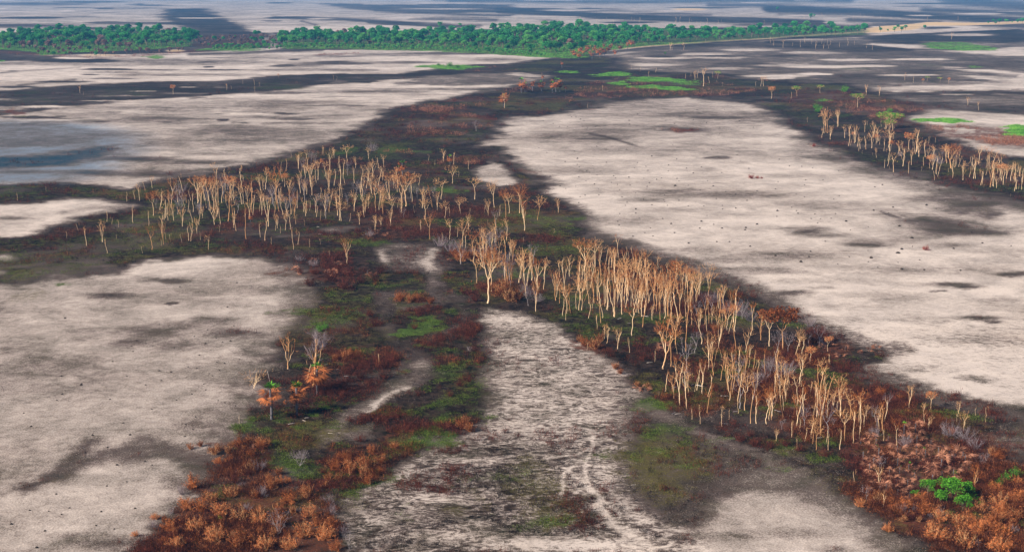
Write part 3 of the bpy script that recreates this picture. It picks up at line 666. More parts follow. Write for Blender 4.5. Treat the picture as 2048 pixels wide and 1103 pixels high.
TR(512, 276, """728,195,40,f 625,160,65,y 900,165,70,y 672,262,135,s 1022,232,125,v 1430,215,165,s 1500,190,80,y 1580,210,90,s 1380,180,120,s 1570,365,215,f 1592,275,220,s 1622,310,255,s 1700,250,155,s
432,350,165,f 495,335,165,v 585,420,230,y 535,130,60,v 400,180,80,f 280,160,110,s 240,265,150,s 200,260,170,s 185,585,210,f 75,410,230,v 395,300,190,s 355,440,280,v 360,320,250,v 230,390,280,r 848,330,205,v
935,310,160,v 1015,340,220,v 885,400,260,v 625,380,220,s 695,330,275,s 1303,380,280,v 1275,350,255,s 1075,480,260,f 1165,590,270,f 1200,545,270,B 1480,490,305,f 1750,490,305,f 1905,555,330,f 955,595,330,f
1000,560,370,v 845,470,350,s 690,470,360,v 785,585,410,v 682,662,480,f 640,500,390,v 478,595,440,v 515,660,560,s 555,525,410,v 515,480,380,s 750,665,585,s 828,690,570,y 868,630,500,v 1077,705,560,v 1085,620,440,f
1015,610,400,v 1135,555,470,s 1330,560,380,v 1352,650,470,f 1390,810,600,f 1412,560,370,v 1450,575,420,v 1512,640,500,f 1633,605,460,f 1857,620,480,v 1825,595,520,s 1998,640,400,f 2025,600,430,v 1318,755,630,s
1268,600,520,s 955,750,610,v 1000,710,620,y 1550,810,640,v 1495,830,740,s 1610,790,700,s 1650,865,650,f 1675,880,740,s 1733,955,730,f 1637,1000,800,v 1843,880,710,f 1887,890,720,v 1912,820,670,v 728,1005,790,y
590,950,890,s 300,890,690,s 335,850,720,s 430,875,800,s 35,790,660,s 72,820,610,s 155,740,640,s 170,720,600,v 195,760,690,s 390,700,640,s 320,690,600,s 125,850,780,s 515,850,800,s 30,590,400,v 55,580,470,s
115,520,400,s 90,540,440,g 215,610,430,v 240,615,460,v 310,590,480,v 380,590,470,v 405,450,350,v 430,580,480,s 185,560,440,g 1855,695,640,s 1710,610,550,s 2040,940,810,v 1000,480,360,g 830,430,330,g
900,560,430,v 735,540,430,g 800,460,340,g 860,500,400,g 1240,480,370,g 1290,480,380,g 1180,640,550,g 300,470,380,g 280,540,430,g 330,540,440,g 1100,400,290,v 1130,430,300,v 960,430,340,v 550,620,520,s 1745,420,360,s
1420,470,380,g 1550,620,530,s 1700,730,600,v 1950,620,520,s 1920,700,560,g 2010,780,700,g 470,220,90,g 440,200,100,g 340,230,130,v 370,260,150,g""")
# diagonal stand, upper part
TR(1024, 276, """60,600,365,f 100,740,500,v 90,640,420,f 205,655,450,f 370,595,475,v 335,765,710,s 92,835,780,s 585,1060,800,B 665,1075,800,v 705,980,840,f 750,1010,855,s 795,1035,860,v 850,955,760,v 910,965,850,s 935,968,895,s
968,973,850,s 1000,1085,870,v 1045,1095,880,f 1085,1087,960,v 1168,1055,940,v 1245,1075,990,v 1325,1100,1010,v 1400,1190,1040,f 1570,1200,1060,v 460,1105,935,y 410,1075,935,s 380,1110,970,v 255,1130,950,f 205,1230,950,y
115,1280,910,y 55,1155,870,v 5,1000,810,v 630,1030,910,f 560,1130,1000,y 1020,1140,960,v 930,1240,960,B 620,1120,960,v""")
# diagonal stand, main part
TR(1024, 552, """118,80,-190,v 130,235,100,g 190,285,20,v 205,130,-20,s 253,105,-160,s 345,130,-60,v 360,140,10,v 380,215,20,v 405,315,150,s 430,350,240,s 437,300,60,f 468,295,60,v 515,260,110,s 535,272,-40,f 600,105,-60,v
632,70,-80,s 690,125,-100,v 658,160,60,s 755,265,0,s 785,160,-80,v 808,285,150,s 825,235,-30,v 900,245,-60,v 915,120,-150,f 930,195,20,v 955,240,40,v 1000,290,60,s 1030,260,90,s 1065,305,60,v 1120,350,220,y
1135,265,-60,f 1158,280,-20,v 1185,350,140,s 1215,300,170,s 1250,320,-130,f 1275,320,80,f 1315,100,-120,r 1380,150,-90,v 1365,130,-60,v 1420,180,-70,v 1475,215,-50,f 1495,150,-30,v 1570,150,-110,f 1685,220,50,v
1750,310,100,v 1640,200,90,v 1560,450,280,s 1515,540,250,v 1390,600,270,s 1460,610,430,g 958,475,200,f 940,610,470,s 845,580,400,y 740,500,370,s 757,535,370,v 711,375,150,v 725,335,160,s 683,420,290,s 640,275,145,s
612,335,190,s 602,585,510,s 1210,740,355,B 1310,550,300,B 1320,620,540,s 1143,685,560,s 1228,920,720,s 1295,975,770,v 1345,1030,650,v 1335,960,650,v 1385,915,680,v 1398,1060,700,v 1410,930,740,s 1460,920,760,s
1520,940,660,y 1560,1090,850,v 1590,670,430,f 1610,790,540,y 1570,650,480,s 1675,650,570,s 1655,580,350,v 1720,430,240,v 1750,960,640,s 1770,770,570,v 1790,600,330,s 1870,610,400,y 1900,655,540,y 1925,430,200,v
1990,510,300,y 1862,1070,760,f 1945,740,650,s 1500,1100,1010,s 1680,1130,1030,v 1600,380,230,v 1080,150,-40,v 980,190,-10,v 1040,110,-70,v 1100,200,40,s 1340,230,100,v 1410,290,150,v 1590,300,120,g 1480,330,180,g
1540,260,120,g 1840,340,180,g 1770,380,230,r 1680,360,260,r 870,150,-10,s 1200,160,-30,s 1230,230,30,v 840,130,-50,v 1890,760,640,s 1640,430,300,v 1500,420,250,v 1440,400,200,v 1700,300,170,g 1960,880,760,g""")
TR(1536, 552, """120,590,275,R 10,560,280,R 215,655,420,v 270,640,450,v 275,790,600,v 495,710,600,s 70,700,540,s 255,890,610,v 445,900,770,y 570,1000,790,v 520,1080,900,v 555,1090,970,s 1130,1050,865,v 1520,1120,990,v
1745,1130,1020,s 115,850,640,v 335,945,830,s 365,1110,1020,v 470,1110,990,s 170,890,740,v 90,870,680,g 430,1090,880,f 60,640,420,g 160,620,430,g 320,560,440,g 410,560,380,g 1300,1060,920,r 960,1060,930,g 1660,1110,1040,s
340,700,560,r 20,800,640,g 250,560,380,v 480,600,480,r 1240,1110,1000,v""")
TR(1536, 828, """230,95,-224,y 262,140,0,s 355,235,-30,s 385,285,50,f 470,230,90,s 480,285,110,s 190,180,30,s 65,210,110,y 230,275,160,s 295,215,80,s 575,280,90,s 610,220,-50,f 655,60,-210,f 725,85,-205,f 760,110,-80,v
890,140,-20,v 820,180,100,g 925,210,100,s 1030,245,30,f 1290,135,0,v 1565,125,-30,v 690,550,430,s 885,580,400,y 920,750,600,v 785,690,560,g 1660,590,390,v 1510,60,-20,s 520,110,20,g 1740,60,-10,s 110,120,40,g
1250,80,-30,s 860,60,-60,v 790,40,-80,v 900,480,330,g 1740,400,300,g 1400,140,50,g""")
# right stand, and trees strewn on the plain
TR(1600, 210, """440,450,40,f 485,550,320,v 605,300,70,v 785,495,300,v 885,595,310,y 1035,670,540,s 940,735,590,s 805,660,540,s 1145,690,390,y 1230,600,340,v 1415,680,370,f 1350,640,510,s 1500,540,400,s 1745,715,440,r
1865,750,380,v 1900,825,520,y 1645,980,650,y 1780,960,730,s 1735,1095,870,s 1350,1005,830,s 1400,975,750,s 1495,1070,750,v 515,740,690,s 990,780,720,s 120,270,180,s 1075,330,240,s 1160,800,750,s 1170,350,230,s 1430,1020,960,s
735,470,380,g 1300,350,230,s""", 8.0)
TR(1780, 260, """660,470,230,v 925,580,210,B 1060,420,270,s 1250,540,370,s 1300,620,500,s 895,645,560,s 680,765,580,s 1465,690,530,s 1480,560,370,v 1530,870,450,y 1530,600,230,f 1570,580,280,v 1675,615,350,v 1690,740,480,s
1730,835,500,f 1560,850,600,v 1625,885,700,y 1415,810,700,s 1435,870,820,s 1700,760,600,s 1895,800,640,v 2025,800,520,s 1890,600,470,s 1945,640,470,s 1840,1010,960,s 480,620,540,s 590,200,80,s 695,190,100,s 600,300,210,s
1980,700,560,s 1960,900,800,s 800,400,300,g 720,520,380,g 1000,520,380,g 1110,900,870,s""", 7.64)
TR(1536, 0, """232,770,690,G 717,860,750,G 785,760,670,v 888,765,680,v 945,1030,900,G 980,1020,905,G 1010,1025,920,G 1598,840,770,v 1685,880,810,v 465,1060,860,v 560,1010,860,v 1195,1103,1020,y 120,380,315,v 295,345,290,s
430,350,305,s 570,375,330,s 1468,315,258,v 1095,640,580,v 1160,660,600,s 1275,650,612,G 1375,660,618,G 1445,670,620,r 1240,670,630,r 185,790,730,s 640,335,300,s 690,360,320,s 835,400,350,s 25,790,690,r""")
TREES += [(1770, 258, 224, "G"), (1786, 262, 226, "G"), (1778, 268, 240, "G"), (1640, 186, 170, "G")]
TR(1024, 0, """1265,405,335,v 1280,400,340,v 1372,402,340,v 1095,615,565,s 1150,580,535,s 1385,630,575,s 1430,610,570,s 1465,640,560,v 1480,625,545,s 1530,690,535,v 1578,665,600,s 1605,620,570,s 1645,630,570,G
1685,690,660,v 1990,690,610,v 2012,690,600,v 1950,690,640,s 725,725,670,s 605,865,820,s 240,610,585,v 1025,570,535,s 955,555,520,s 1310,180,130,s 1345,180,130,s 1420,185,135,s 1560,190,140,s 1635,660,630,s""")
TR(0, 0, """640,745,680,v 668,760,730,s 1385,755,678,r 1815,720,665,v 1850,715,680,s 1942,670,635,s 2040,740,690,v 2035,680,630,s""")
TR(512, 0, """620,635,590,s 645,640,600,s 668,512,490,s 180,620,590,r 30,690,655,v 1990,865,745,r 1760,1050,960,g 1350,165,140,s 1680,190,170,s""")
# near left group
TR(460, 640, """578,488,120,Y 830,668,100,Z 770,615,408,q 95,1030,940,s 240,680,470,W 405,640,480,q""", 5.01)
TR(512, 552, """985,720,610,q 1765,55,-150,v 1855,215,-220,B 1885,120,-220,f 2000,60,-170,g 2040,80,-190,g 1700,600,560,g 1880,1,-190,f""")
TR(512, 828, """745,1095,930,g 175,970,770,W2 350,420,290,W2""")
TR(1024, 828, """1505,75,-60,s 1440,40,-70,s 1680,95,-40,s 1735,40,-60,s 1810,-10,-120,s""")
PROTO['Y'] = [bare_tree(np.random.default_rng(31), .42, .55, 16, 7, .55, stout=1.5, two=True, twl=.06)]
PROTO['Z'] = [bare_tree(np.random.default_rng(12), .4, .42, 46, 7, .42, stout=1.7, two=True, wmat=M_TWIGG, twl=.06)]
PROTO['q'] = [bare_tree(np.random.default_rng(13 + i), .8, .12, 3, 2, .9, stout=1.1, lean=-.16, tmat=M_LOG if i == 0 else None) for i in range(3)]
PROTO['W'] = [bare_tree(np.random.default_rng(51), .22, 1.2, 30, 9, .3, stout=1.5, two=True)]
PROTO['W2'] = [bare_tree(np.random.default_rng(53), .12, 1.3, 40, 9, .35, stout=1.3, two=True, tmat=M_BARKG, wmat=M_TWIGG, twl=.08)]
PHR.update({'Y': "sparse forked tree", 'Z': "grey-topped dead tree", 'q': "broken leaning stub", 'W': "low spreading bare tree", 'W2': "low grey leafless bush"})

HAND = {}   # nearest-tree labels for the landmark trees, keyed by traced base
def near(bx, by, text, phrase=None): HAND[(bx, by)] = (text, phrase)
near(1326.5, 737, "largest bare tree, wide fan of pale limbs, at lower edge of the diagonal stand", "the largest fan tree")
near(1351.5, 689.5, "broad pale-limbed bare tree just behind and right of the largest fan tree")
near(693.5, 527, "lone Y-shaped bare tree with short thick limbs above the dark red brush", "the lone Y-shaped tree")
near(395.5, 406, "wide golden fan-topped bare tree at the back of the left stand", "the golden fan tree")
near(684 + 8, 300, "", None)
near(1566, 699.5, "wide umbrella tree with rust-brown flat top at the edge of the big pale field", "the rust umbrella tree")
near(1793.5, 889.25, "low round bare tree whose trunk forks into a U above the palm thicket", "the U-forked tree")
near(306.25, 431, "left stand's thick forked tree with scorched red upper twigs", "the red-twigged forked tree")
near(975.75, 605.75, "tall multi-stemmed pale tree standing over the end of the sandy track", "the tall pale track tree")
near(1593.5, 851.75, "open-armed Y tree with golden limbs in front of the rusty thicket", "the golden-armed Y tree")
near(575.4, 737.4, "sparse forked golden tree alone left of the grey-topped dead tree", "the sparse golden tree")
near(625.7, 773.3, "tall dead tree with golden trunk and grey twigs behind the orange-skirted palm", "the grey-topped dead tree")
near(694, 324.75, "", None)
near(346.25, 188.75, "small orange umbrella tree alone on the dark strip at upper left", "the small orange umbrella tree")
near(1174, 541, "stout forked bare tree at the upper left end of the diagonal stand", "the stout forked tree")
near(988.25, 414.75, "fan-crowned bare tree nearest the small pale patch beside the big field", "the fan tree by the pale patch")
near(1900, 336, "largest spreading tree of the right-hand stand", "the spreading right tree")
near(1715.25, 215, "small tree with round green crown amid rusty shrubs at right", "the round green tree")
near(498, 0, "", None)

def dist_h(t): return t[1] - t[2]
TREES = [t for t in TREES if t[1] - t[2] > 4]
# fill the stands with the thinner poles the photograph shows between the larger trees
def fill(n, s, hmin, hmax, kinds, seed):
    pts = P(s); rr = random.Random(seed); xs = [p[0] for p in pts]; ys = [p[1] for p in pts]; k = 0
    while k < n:
        x = rr.uniform(min(xs), max(xs)); y = rr.uniform(min(ys), max(ys)); ins = False
        for i in range(len(pts)):
            (ax, ay), (bx, by) = pts[i], pts[(i + 1) % len(pts)]
            if (ay > y) != (by > y) and x < (bx - ax) * (y - ay) / (by - ay) + ax: ins = not ins
        if not ins: continue
        h = (y - HZ) / 7.3 * rr.uniform(hmin, hmax)
        TREES.append((x, y, y - h, rr.choice(kinds))); k += 1
fill(60, "300,400 500,380 600,340 700,330 800,370 830,420 700,440 560,450 420,450 300,440", .45, .9, 'sssvvg', 3)
fill(52, "1100,590 1200,545 1330,560 1420,590 1450,640 1380,660 1250,620 1120,600", .5, .95, 'ssvv', 4)
fill(40, "1320,740 1420,700 1560,760 1700,820 1780,870 1700,880 1560,860 1420,830", .3, .75, 'ssvg', 5)
fill(24, "1660,280 1860,310 2040,360 2040,390 1880,360 1740,320", .4, .9, 'ssv', 6)
fill(26, "1000,45 1100,44 1300,50 1500,52 1540,46 1300,42 1100,36 1000,34", .55, .9, 's', 8)
fill(20, "1560,38 1700,42 1900,44 1960,40 1700,30 1560,30", .5, .9, 's', 9)
fill(16, "1540,95 1700,100 1740,96 1700,88 1540,84", .5, .9, 's', 10)
fill(55, "280,420 420,370 600,330 760,330 860,400 780,440 600,460 400,470", .45, .85, 'ssvvv', 13)
fill(24, "900,520 1000,470 1090,540 1060,580 980,570", .5, .8, 'svvg', 14)
fill(36, "1100,600 1200,560 1400,610 1500,660 1400,680 1240,650", .5, .9, 'sssvv', 15)
fill(36, "1480,760 1560,720 1640,760 1800,840 1780,900 1640,880 1500,850", .35, .75, 'ssvv', 16)
fill(46, "1620,230 1720,255 1850,290 2045,330 2045,385 1880,355 1740,315 1640,275", .35, .8, 'ssvvr', 17)
TREES.sort(key=lambda t: -(t[1] - t[2]))
kinds_count = 0; extra = []
GRP = lambda x, y: ("bare trees of the diagonal stand" if y > 445 and x > 930 else "bare trees of the left-hand stand" if x < 1150 and y > 290 else
                    "bare trees of the right-hand stand" if x > 1480 and y > 210 else "bare trees scattered over the far plain")
def stuff_mesh(name, items, label):
    """merge many copies of prototype meshes into one object; items = [(mesh, x, y, z, rz, s(xyz))]"""
    byme = {}
    for it in items: byme.setdefault(it[0].name, (it[0], []))[1].append(it[1:])
    byname = {}
    Vs = []; Fs = {3: [], 4: []}; off = 0; mats = []; mi = {3: [], 4: []}
    for nm, (me, lst) in byme.items():
        nv = len(me.vertices); co = np.empty(nv * 3, np.float32); me.vertices.foreach_get("co", co); co = co.reshape(-1, 3)
        nl = len(me.loops); lv = np.empty(nl, np.int32); me.loops.foreach_get("vertex_index", lv)
        lt = np.empty(len(me.polygons), np.int32); me.polygons.foreach_get("loop_total", lt)
        ls = np.concatenate([[0], np.cumsum(lt)[:-1]])
        m = me.materials[0]
        if m not in mats: mats.append(m)
        A = np.array([[i[0], i[1], i[2], i[3], *(i[4] if isinstance(i[4], tuple) else (i[4],) * 3)] for i in lst])
        c = np.cos(A[:, 3])[:, None]; s_ = np.sin(A[:, 3])[:, None]
        sx = co[None, :, 0] * A[:, 4, None]; sy = co[None, :, 1] * A[:, 5, None]; sz = co[None, :, 2] * A[:, 6, None]
        V = np.stack([sx * c - sy * s_ + A[:, 0, None], sx * s_ + sy * c + A[:, 1, None], sz + A[:, 2, None]], -1).reshape(-1, 3)
        Vs.append(V)
        for k in (3, 4):
            sel = np.nonzero(lt == k)[0]
            if len(sel) == 0: continue
            F = lv[ls[sel][:, None] + np.arange(k)]
            FF = (F[None] + (np.arange(len(lst)) * nv)[:, None, None] + off).reshape(-1, k)
            Fs[k].append(FF); mi[k].append(np.full(len(FF), mats.index(m), np.int32))
        off += len(V)
    F = []; MI = []
    for k in (3, 4):
        if Fs[k]: F.append(np.concatenate(Fs[k])); MI.append(np.concatenate(mi[k]))
    me = mesh_np(name, np.concatenate(Vs), F, mats)
    me.polygons.foreach_set("material_index", np.concatenate(MI))
    o = link(name, me); o["kind"] = "stuff"; o["label"] = label
    return o
def place_tree(t, i):
    bx, by, ty, k = t
    X, Y = PX(bx, by); h = height_for(bx, by, ty) * 1.03
    rr = random.Random(int(bx * 13 + by * 7)); pr = rr.choice(PROTO[k])
    lab = None
    for (hx, hy), (tx, ph) in HAND.items():
        if abs(hx - bx) < 1.6 and abs(hy - by) < 1.6 and tx: lab = tx
    nm = "bare_tree" if k not in 'G' else "green_tree"
    wd = 1.0
    if k in 'sv' and h < 5: wd = 1.25
    px_w = h / (0.0011 * math.hypot(X, Y))
    lean = rr.uniform(-.09, .09); wd *= rr.uniform(.85, 1.2)
    o = place(pr, bx, by, h, PHR[k], "tree" if k not in ('W2', 'q') else ("bush" if k == 'W2' else "tree stub"), nm if k not in ('W2', 'q') else ("bare_bush" if k == 'W2' else "tree_stub"), lab, GRP(bx, by), rz=None, lean=0, width=wd)
    o.rotation_euler = (rr.uniform(-.07, .07), lean, rr.uniform(0, 6.28) if k not in 'YZq' else 0)
    return o
for i, t in enumerate(TREES[:300]): place_tree(t, i)
small = []
for t in TREES[300:]:
    X, Y = PX(t[0], t[1]); h = height_for(*t[:3]); rr = random.Random(int(t[0] * 7 + t[1]))
    for pn, me in rr.choice(PROTO[t[3]]): small.append((me, X, Y, 0, rr.uniform(0, 6), (h * 1.25, h * 1.25, h)))
if small: stuff_mesh("distant_bare_trees", small, "thin bare trunks of the smaller and farther burnt trees between the large ones")

# ------------------------------------------------------------------ fan palms
def frond(G, c, d, L, n, rng, droop=.3):
    """a petiole and a fan of narrow leaflets"""
    d = np.asarray(d, float); d /= np.linalg.norm(d); c = np.asarray(c, float)
    e = c + d * L * .5 + np.array([0, 0, -droop * .12 * L])
    G.tube(c, e, .012, .008, 3)
    side = np.cross(d, (0, 0, 1)); side /= np.linalg.norm(side) + 1e-9; upv = np.cross(side, d)
    for i in range(n):
        a = (i / (n - 1) - .5) * 3.6
        q = d * math.cos(a) + side * math.sin(a) + upv * rng.uniform(-.25, .25); q[2] -= droop * abs(a) * .25 + droop * .2
        q /= np.linalg.norm(q); tip = e + q * L * rng.uniform(.42, .6)
        s2 = np.cross(q, upv); s2 /= np.linalg.norm(s2) + 1e-9; w_ = L * .022
        nn = G.n; mid = (e + tip) / 2 + np.array([0, 0, .01])
        G.V.append(np.array([e, mid + s2 * w_, tip, mid - s2 * w_])); G.Q.append((nn, nn + 1, nn + 2, nn + 3)); G.n += 4
def palm(rng, th, nd, ng, L, dmat=M_RUSTB, trunk_r=.16, base=0.75):
    """th trunk height m; nd dead fronds hanging; ng green ones"""
    T = Geo(); pts = [(0, 0, -.1)] + [(.06 * math.sin(z * .9), 0, z) for z in np.linspace(.3, th, 6)]
    T.path(pts, [trunk_r * 1.2] + [trunk_r] * 6, 7)
    D = Geo(); top = np.array(pts[-1])
    for i in range(nd):
        a = rng.uniform(0, 6.28); el_ = rng.uniform(-1.25, .7)
        frond(D, top + np.array([0, 0, rng.uniform(-base, .05)]), (math.cos(a) * math.cos(el_), math.sin(a) * math.cos(el_), math.sin(el_)), L * rng.uniform(.75, 1.1), 15, rng, .7)
    out = [("trunk", T.mesh("trunk", M_PALMT, True)), ("dead_fronds", D.mesh("dead_fronds", dmat))]
    if ng:
        Gn = Geo()
        for i in range(ng):
            a = rng.uniform(0, 6.28); el_ = rng.uniform(.35, 1.4)
            frond(Gn, top, (math.cos(a) * math.cos(el_), math.sin(a) * math.cos(el_), math.sin(el_)), L * rng.uniform(.6, .85), 15, rng, .2)
        out.append(("green_fronds", Gn.mesh("green_fronds", M_GREEN)))
    return out
rp = np.random.default_rng(77)
PALM = [palm(rp, 5.2, 26, 12, 2.0, base=1.3), palm(rp, 5.2, 30, 7, 2.1, base=1.2), palm(rp, 4.6, 44, 3, 2.3, base=1.4), palm(rp, 4.2, 26, 0, 1.7), palm(rp, 1.2, 16, 0, 2.1, M_PINK, .08, base=.6), palm(rp, 2.2, 18, 0, 2.3, M_PINK, .08, base=.9), palm(rp, .5, 13, 0, 1.7, M_PINK, .08, base=.3), palm(rp, 2.6, 10, 1, 1.6, M_PINK, .08, base=1.6)]
PALMH = [6.2, 6.4, 6.0, 5.0, 2.6, 3.7, 1.7, 3.6]
def put_palm(k, px, py, ptop, label=None, phrase="scorched fan palm", group=None, name="fan_palm", cat="palm"):
    x_ = random.Random(int(px * 3 + py)); ptop += x_.uniform(-3, 3) if k > 3 else 0
    h = height_for(px, py, ptop); o = place(PALM[k], px, py, h / PALMH[k], phrase, cat, name, label, group, width=1.3 if k < 3 else 1.0); return o
put_palm(0, 543, 838, 765, "fan palm with bright green top over hanging orange fronds, left one of the near pair", "green-topped palm")
put_palm(1, 594, 829, 763, "fan palm with small green tuft over a broad orange skirt, right of the green-topped one", "orange-skirted palm")
put_palm(2, 635, 787, 722, "fan palm with a ball of orange fronds in front of the grey-topped dead tree", "orange ball palm")
put_palm(3, 572, 815, 797, "low orange-frond palm between the two green-tufted fan palms", "low orange palm")
for (x, y, t, k, l) in ((805, 352, 320, 1, "golden fan palm with green heart rising from the left stand"), (797, 348, 330, 2, "lower palm of the golden pair inside the left stand"),
        (645, 333, 314, 3, "orange-topped palm near the back edge of the left stand"), (900, 330, 309, 1, "fan palm with green heart beside thin poles above the dark red brush"),
        (502, 448, 427, 3, "drooping bright orange palm in the middle of the left stand")):
    put_palm(k, x, y, t, l)
for x, y, t, k in ((1043, 186, 155, 1), (1050, 184, 163, 2), (1065, 182, 158, 3), (1083, 182, 160, 2), (1105, 186, 162, 1), (1112, 184, 153, 2), (1120, 184, 162, 1), (1131, 184, 169, 3), (1106, 180, 166, 2), (1085, 163, 148, 3), (1007, 214, 186, 2), (1009, 212, 196, 3),
        (1124, 136, 122, 3)):
    put_palm(k, x, y, t, group="orange palms on the dark flat behind the left stand")
rr = random.Random(91)
for x, y in ((1150,113),(1158,116),(1166,112),(1172,108),(1180,111),(1188,106),(1196,109),(1203,104),(1209,108),(1216,104),(1222,100),(1230,112),(1208,98),(1190,100),(1240,100),(1255,96),(1263,92),(1160,106),(1176,102),(1228,108),(1146,108),(1200,114),(1184,116)):
    put_palm(rr.choice((2, 3)), x, y + 3, y + 3 - rr.uniform(14, 19), group="scorched palms before the green forest")
TH = [(1740,920),(1725,900),(1760,905),(1730,930),(1745,945),(1790,895),(1800,915),(1815,930),(1770,935),(1785,950),(1830,905),(1840,890),(1855,905),(1825,880),(1850,925),(1870,915),(1862,945),(1835,950),(1808,960),(1795,975),(1880,900),(1890,920),(1815,865),
      (1830,850),(1760,960),(1775,975),(1905,905),(1880,945),(1900,940),(1720,880),(1865,880),(1750,880),(1780,875),(1805,895),(1925,895),(1935,920),(1815,985),(1795,940)]
for i, (x, y) in enumerate(TH):
    put_palm((5, 4, 7, 5, 6)[i % 5], x + rr.uniform(-9, 9), y + 14 + rr.uniform(-8, 8), y - rr.uniform(8, 26), phrase="pinkish drooping palm", name="scorched_palm", group="scorched small palms of the lower right thicket")
for i, (x, y) in enumerate(((1326, 692), (1340, 700), (1320, 700), (1335, 686), (1500, 470), (1625, 705), (1645, 695), (1668, 690), (1680, 712), (1690, 700), (1720, 705), (1740, 700), (1752, 695), (1655, 712), (590, 540), (600, 548), (655, 545), (668, 552), (690, 545), (735, 548), (745, 552), (628, 528), (675, 530), (755, 466), (770, 470), (745, 470), (1415, 738), (1400, 742),(1430,730), (1270, 775), (1290, 780), (900, 520), (1450, 720), (500,900),(1590, 730), (1260,560))):
    if i in (4,): continue
    put_palm(4 if i % 2 else 6, x, y, y - rr.uniform(9, 17), phrase="small pinkish palm clump", name="scorched_palm", group="small scorched palms in the undergrowth")

# ------------------------------------------------------------------ shrubs
def shrub(rng, h, w_, stems, leaves, lmat, smat, lsize=.1, up=.5):
    """radiating stems carrying small leaves; height h, width w_"""
    T = Geo(); L = Geo()
    for i in range(stems):
        a = rng.uniform(0, 6.28); q = math.sqrt(rng.uniform()) * rng.uniform(.7, 1.25); e = np.array([math.cos(a) * w_ / 2 * q, math.sin(a) * w_ / 2 * q, h * rng.uniform(.35, 1.1) * (1 - .4 * min(q, 1) ** 2)])
        b0 = np.array([math.cos(a), math.sin(a), 0]) * w_ * .18 * rng.uniform(0, 1) * q; mid = b0 * .5 + e * .5 + rng.normal(size=3) * .05 * w_
        T.path([b0, mid, e], [.020, .014, .006], 3)
        for k in range(3):
            s0 = mid + (e - mid) * rng.uniform(0, 1); T.tube(s0, s0 + (rng.normal(size=3) * .12 + np.array([0, 0, .1])) * w_ * .6, .009, .004, 3)
        if leaves:
            t = rng.uniform(.3, 1.12, (leaves, 1)); C = b0 + (e - b0) * t + rng.normal(size=(leaves, 3)) * (.045 * w_)
            C[:, 2] = np.abs(C[:, 2]); L.leaves(C, lsize * 1.5, lsize * .36, rng)
    out = [("stems", T.mesh("stems", smat))]
    if leaves: out.append(("foliage", L.mesh("foliage", lmat)))
    return out
rs = np.random.default_rng(9)
SHR = {
 'rust': [shrub(rs, 1.7, 2.4, 34, 34, M_RUST, M_TWIG, .13) for _ in range(3)],
 'orange': [shrub(rs, 1.7, 2.4, 34, 34, M_RUSTB, M_TWIG, .13) for _ in range(3)],
 'dred': [shrub(rs, 1.6, 2.2, 34, 16, M_DRED, M_DRED, .11) for _ in range(3)],
 'red': [shrub(rs, 1.5, 2.4, 30, 30, M_RED, M_DRED, .12) for _ in range(2)],
 'grey': [shrub(rs, 1.9, 2.8, 40, 0, None, M_TWIGG) for _ in range(3)],
 'green': [shrub(rs, 1.8, 2.6, 34, 44, M_GREEN, M_TRUNKD, .14) for _ in range(2)],
 'dark': [shrub(rs, 1.2, 2.2, 30, 6, M_DARK, M_DARK, .11) for _ in range(2)],
}
def put_shrub(k, px, py, wpx, phrase, label=None, group=None, name="shrub", tall=1.0):
    X, Y = PX(px, py); wid = wpx / FPX * math.hypot(Y, H); s = wid / 2.4
    x = place(random.Random(int(px + py)).choice(SHR[k]), px, py, s, phrase, "shrub" if k != 'grey' else "bush", name, label, group)
    x.scale = (s, s, s * tall); return x
G_ = "scorched shrubs in the burnt network"
HSH = [('red', 1503, 357, 16, "left of the two touching dark red bushes on the big pale field"), ('red', 1514, 357, 11, "right of the two touching dark red bushes on the big pale field"), ('red', 1523, 357, 7, "tiny red bush at the right tip of the pair on the pale field"),
 ('red', 1852, 500, 17, "small bright red bush alone on the right of the big pale field"), ('red', 1628, 293, 11, "small pinkish-red bush on the upper right rim of the big pale field")]
for k, x, y, w_, l in HSH: put_shrub(k, x, y, w_, "red bush", l, name="red_bush")
MASS = []
for reg, cnt, kk in (("330,1010 400,950 480,930 580,950 650,990 690,1060 680,1100 260,1100", 60, ('rust', 'rust', 'dred', 'rust', 'orange', 'grey')), ("640,950 700,905 780,890 790,920 740,970 660,975", 16, ('rust', 'rust', 'dred', 'orange')),
                     ("420,890 500,878 540,890 500,930 420,930", 10, ('rust', 'orange')), ("1700,1000 1760,985 1830,1010 1940,1040 2040,980 2040,1095 1880,1095 1780,1040", 44, ('rust', 'rust', 'orange', 'dred', 'grey')),
                     ("1900,860 1990,900 2040,960 1960,960 1890,920", 14, ('rust', 'dred', 'grey'))):
    q_ = P(reg); r2 = random.Random(cnt); n_ = 0
    while n_ < cnt:
        x = r2.uniform(min(p[0] for p in q_), max(p[0] for p in q_)); y = r2.uniform(min(p[1] for p in q_), max(p[1] for p in q_)); ins = False
        for i in range(len(q_)):
            (ax, ay), (bx, by) = q_[i], q_[(i + 1) % len(q_)]
            if (ay > y) != (by > y) and x < (bx - ax) * (y - ay) / (by - ay) + ax: ins = not ins
        if ins: MASS.append((r2.choice(kk), x, y, r2.uniform(12, 34))); n_ += 1
for k, x, y, w_ in MASS:
    put_shrub(k, x, y, w_, {'rust': "rusty shrub", 'orange': "bright orange-brown shrub", 'dred': "dark red shrub", 'grey': "grey leafless bush"}[k], group=G_, name={'rust': "burnt_shrub", 'orange': "burnt_shrub", 'dred': "charred_shrub", 'grey': "bare_bush"}[k], tall=.8 + (int(x) % 5) * .14)
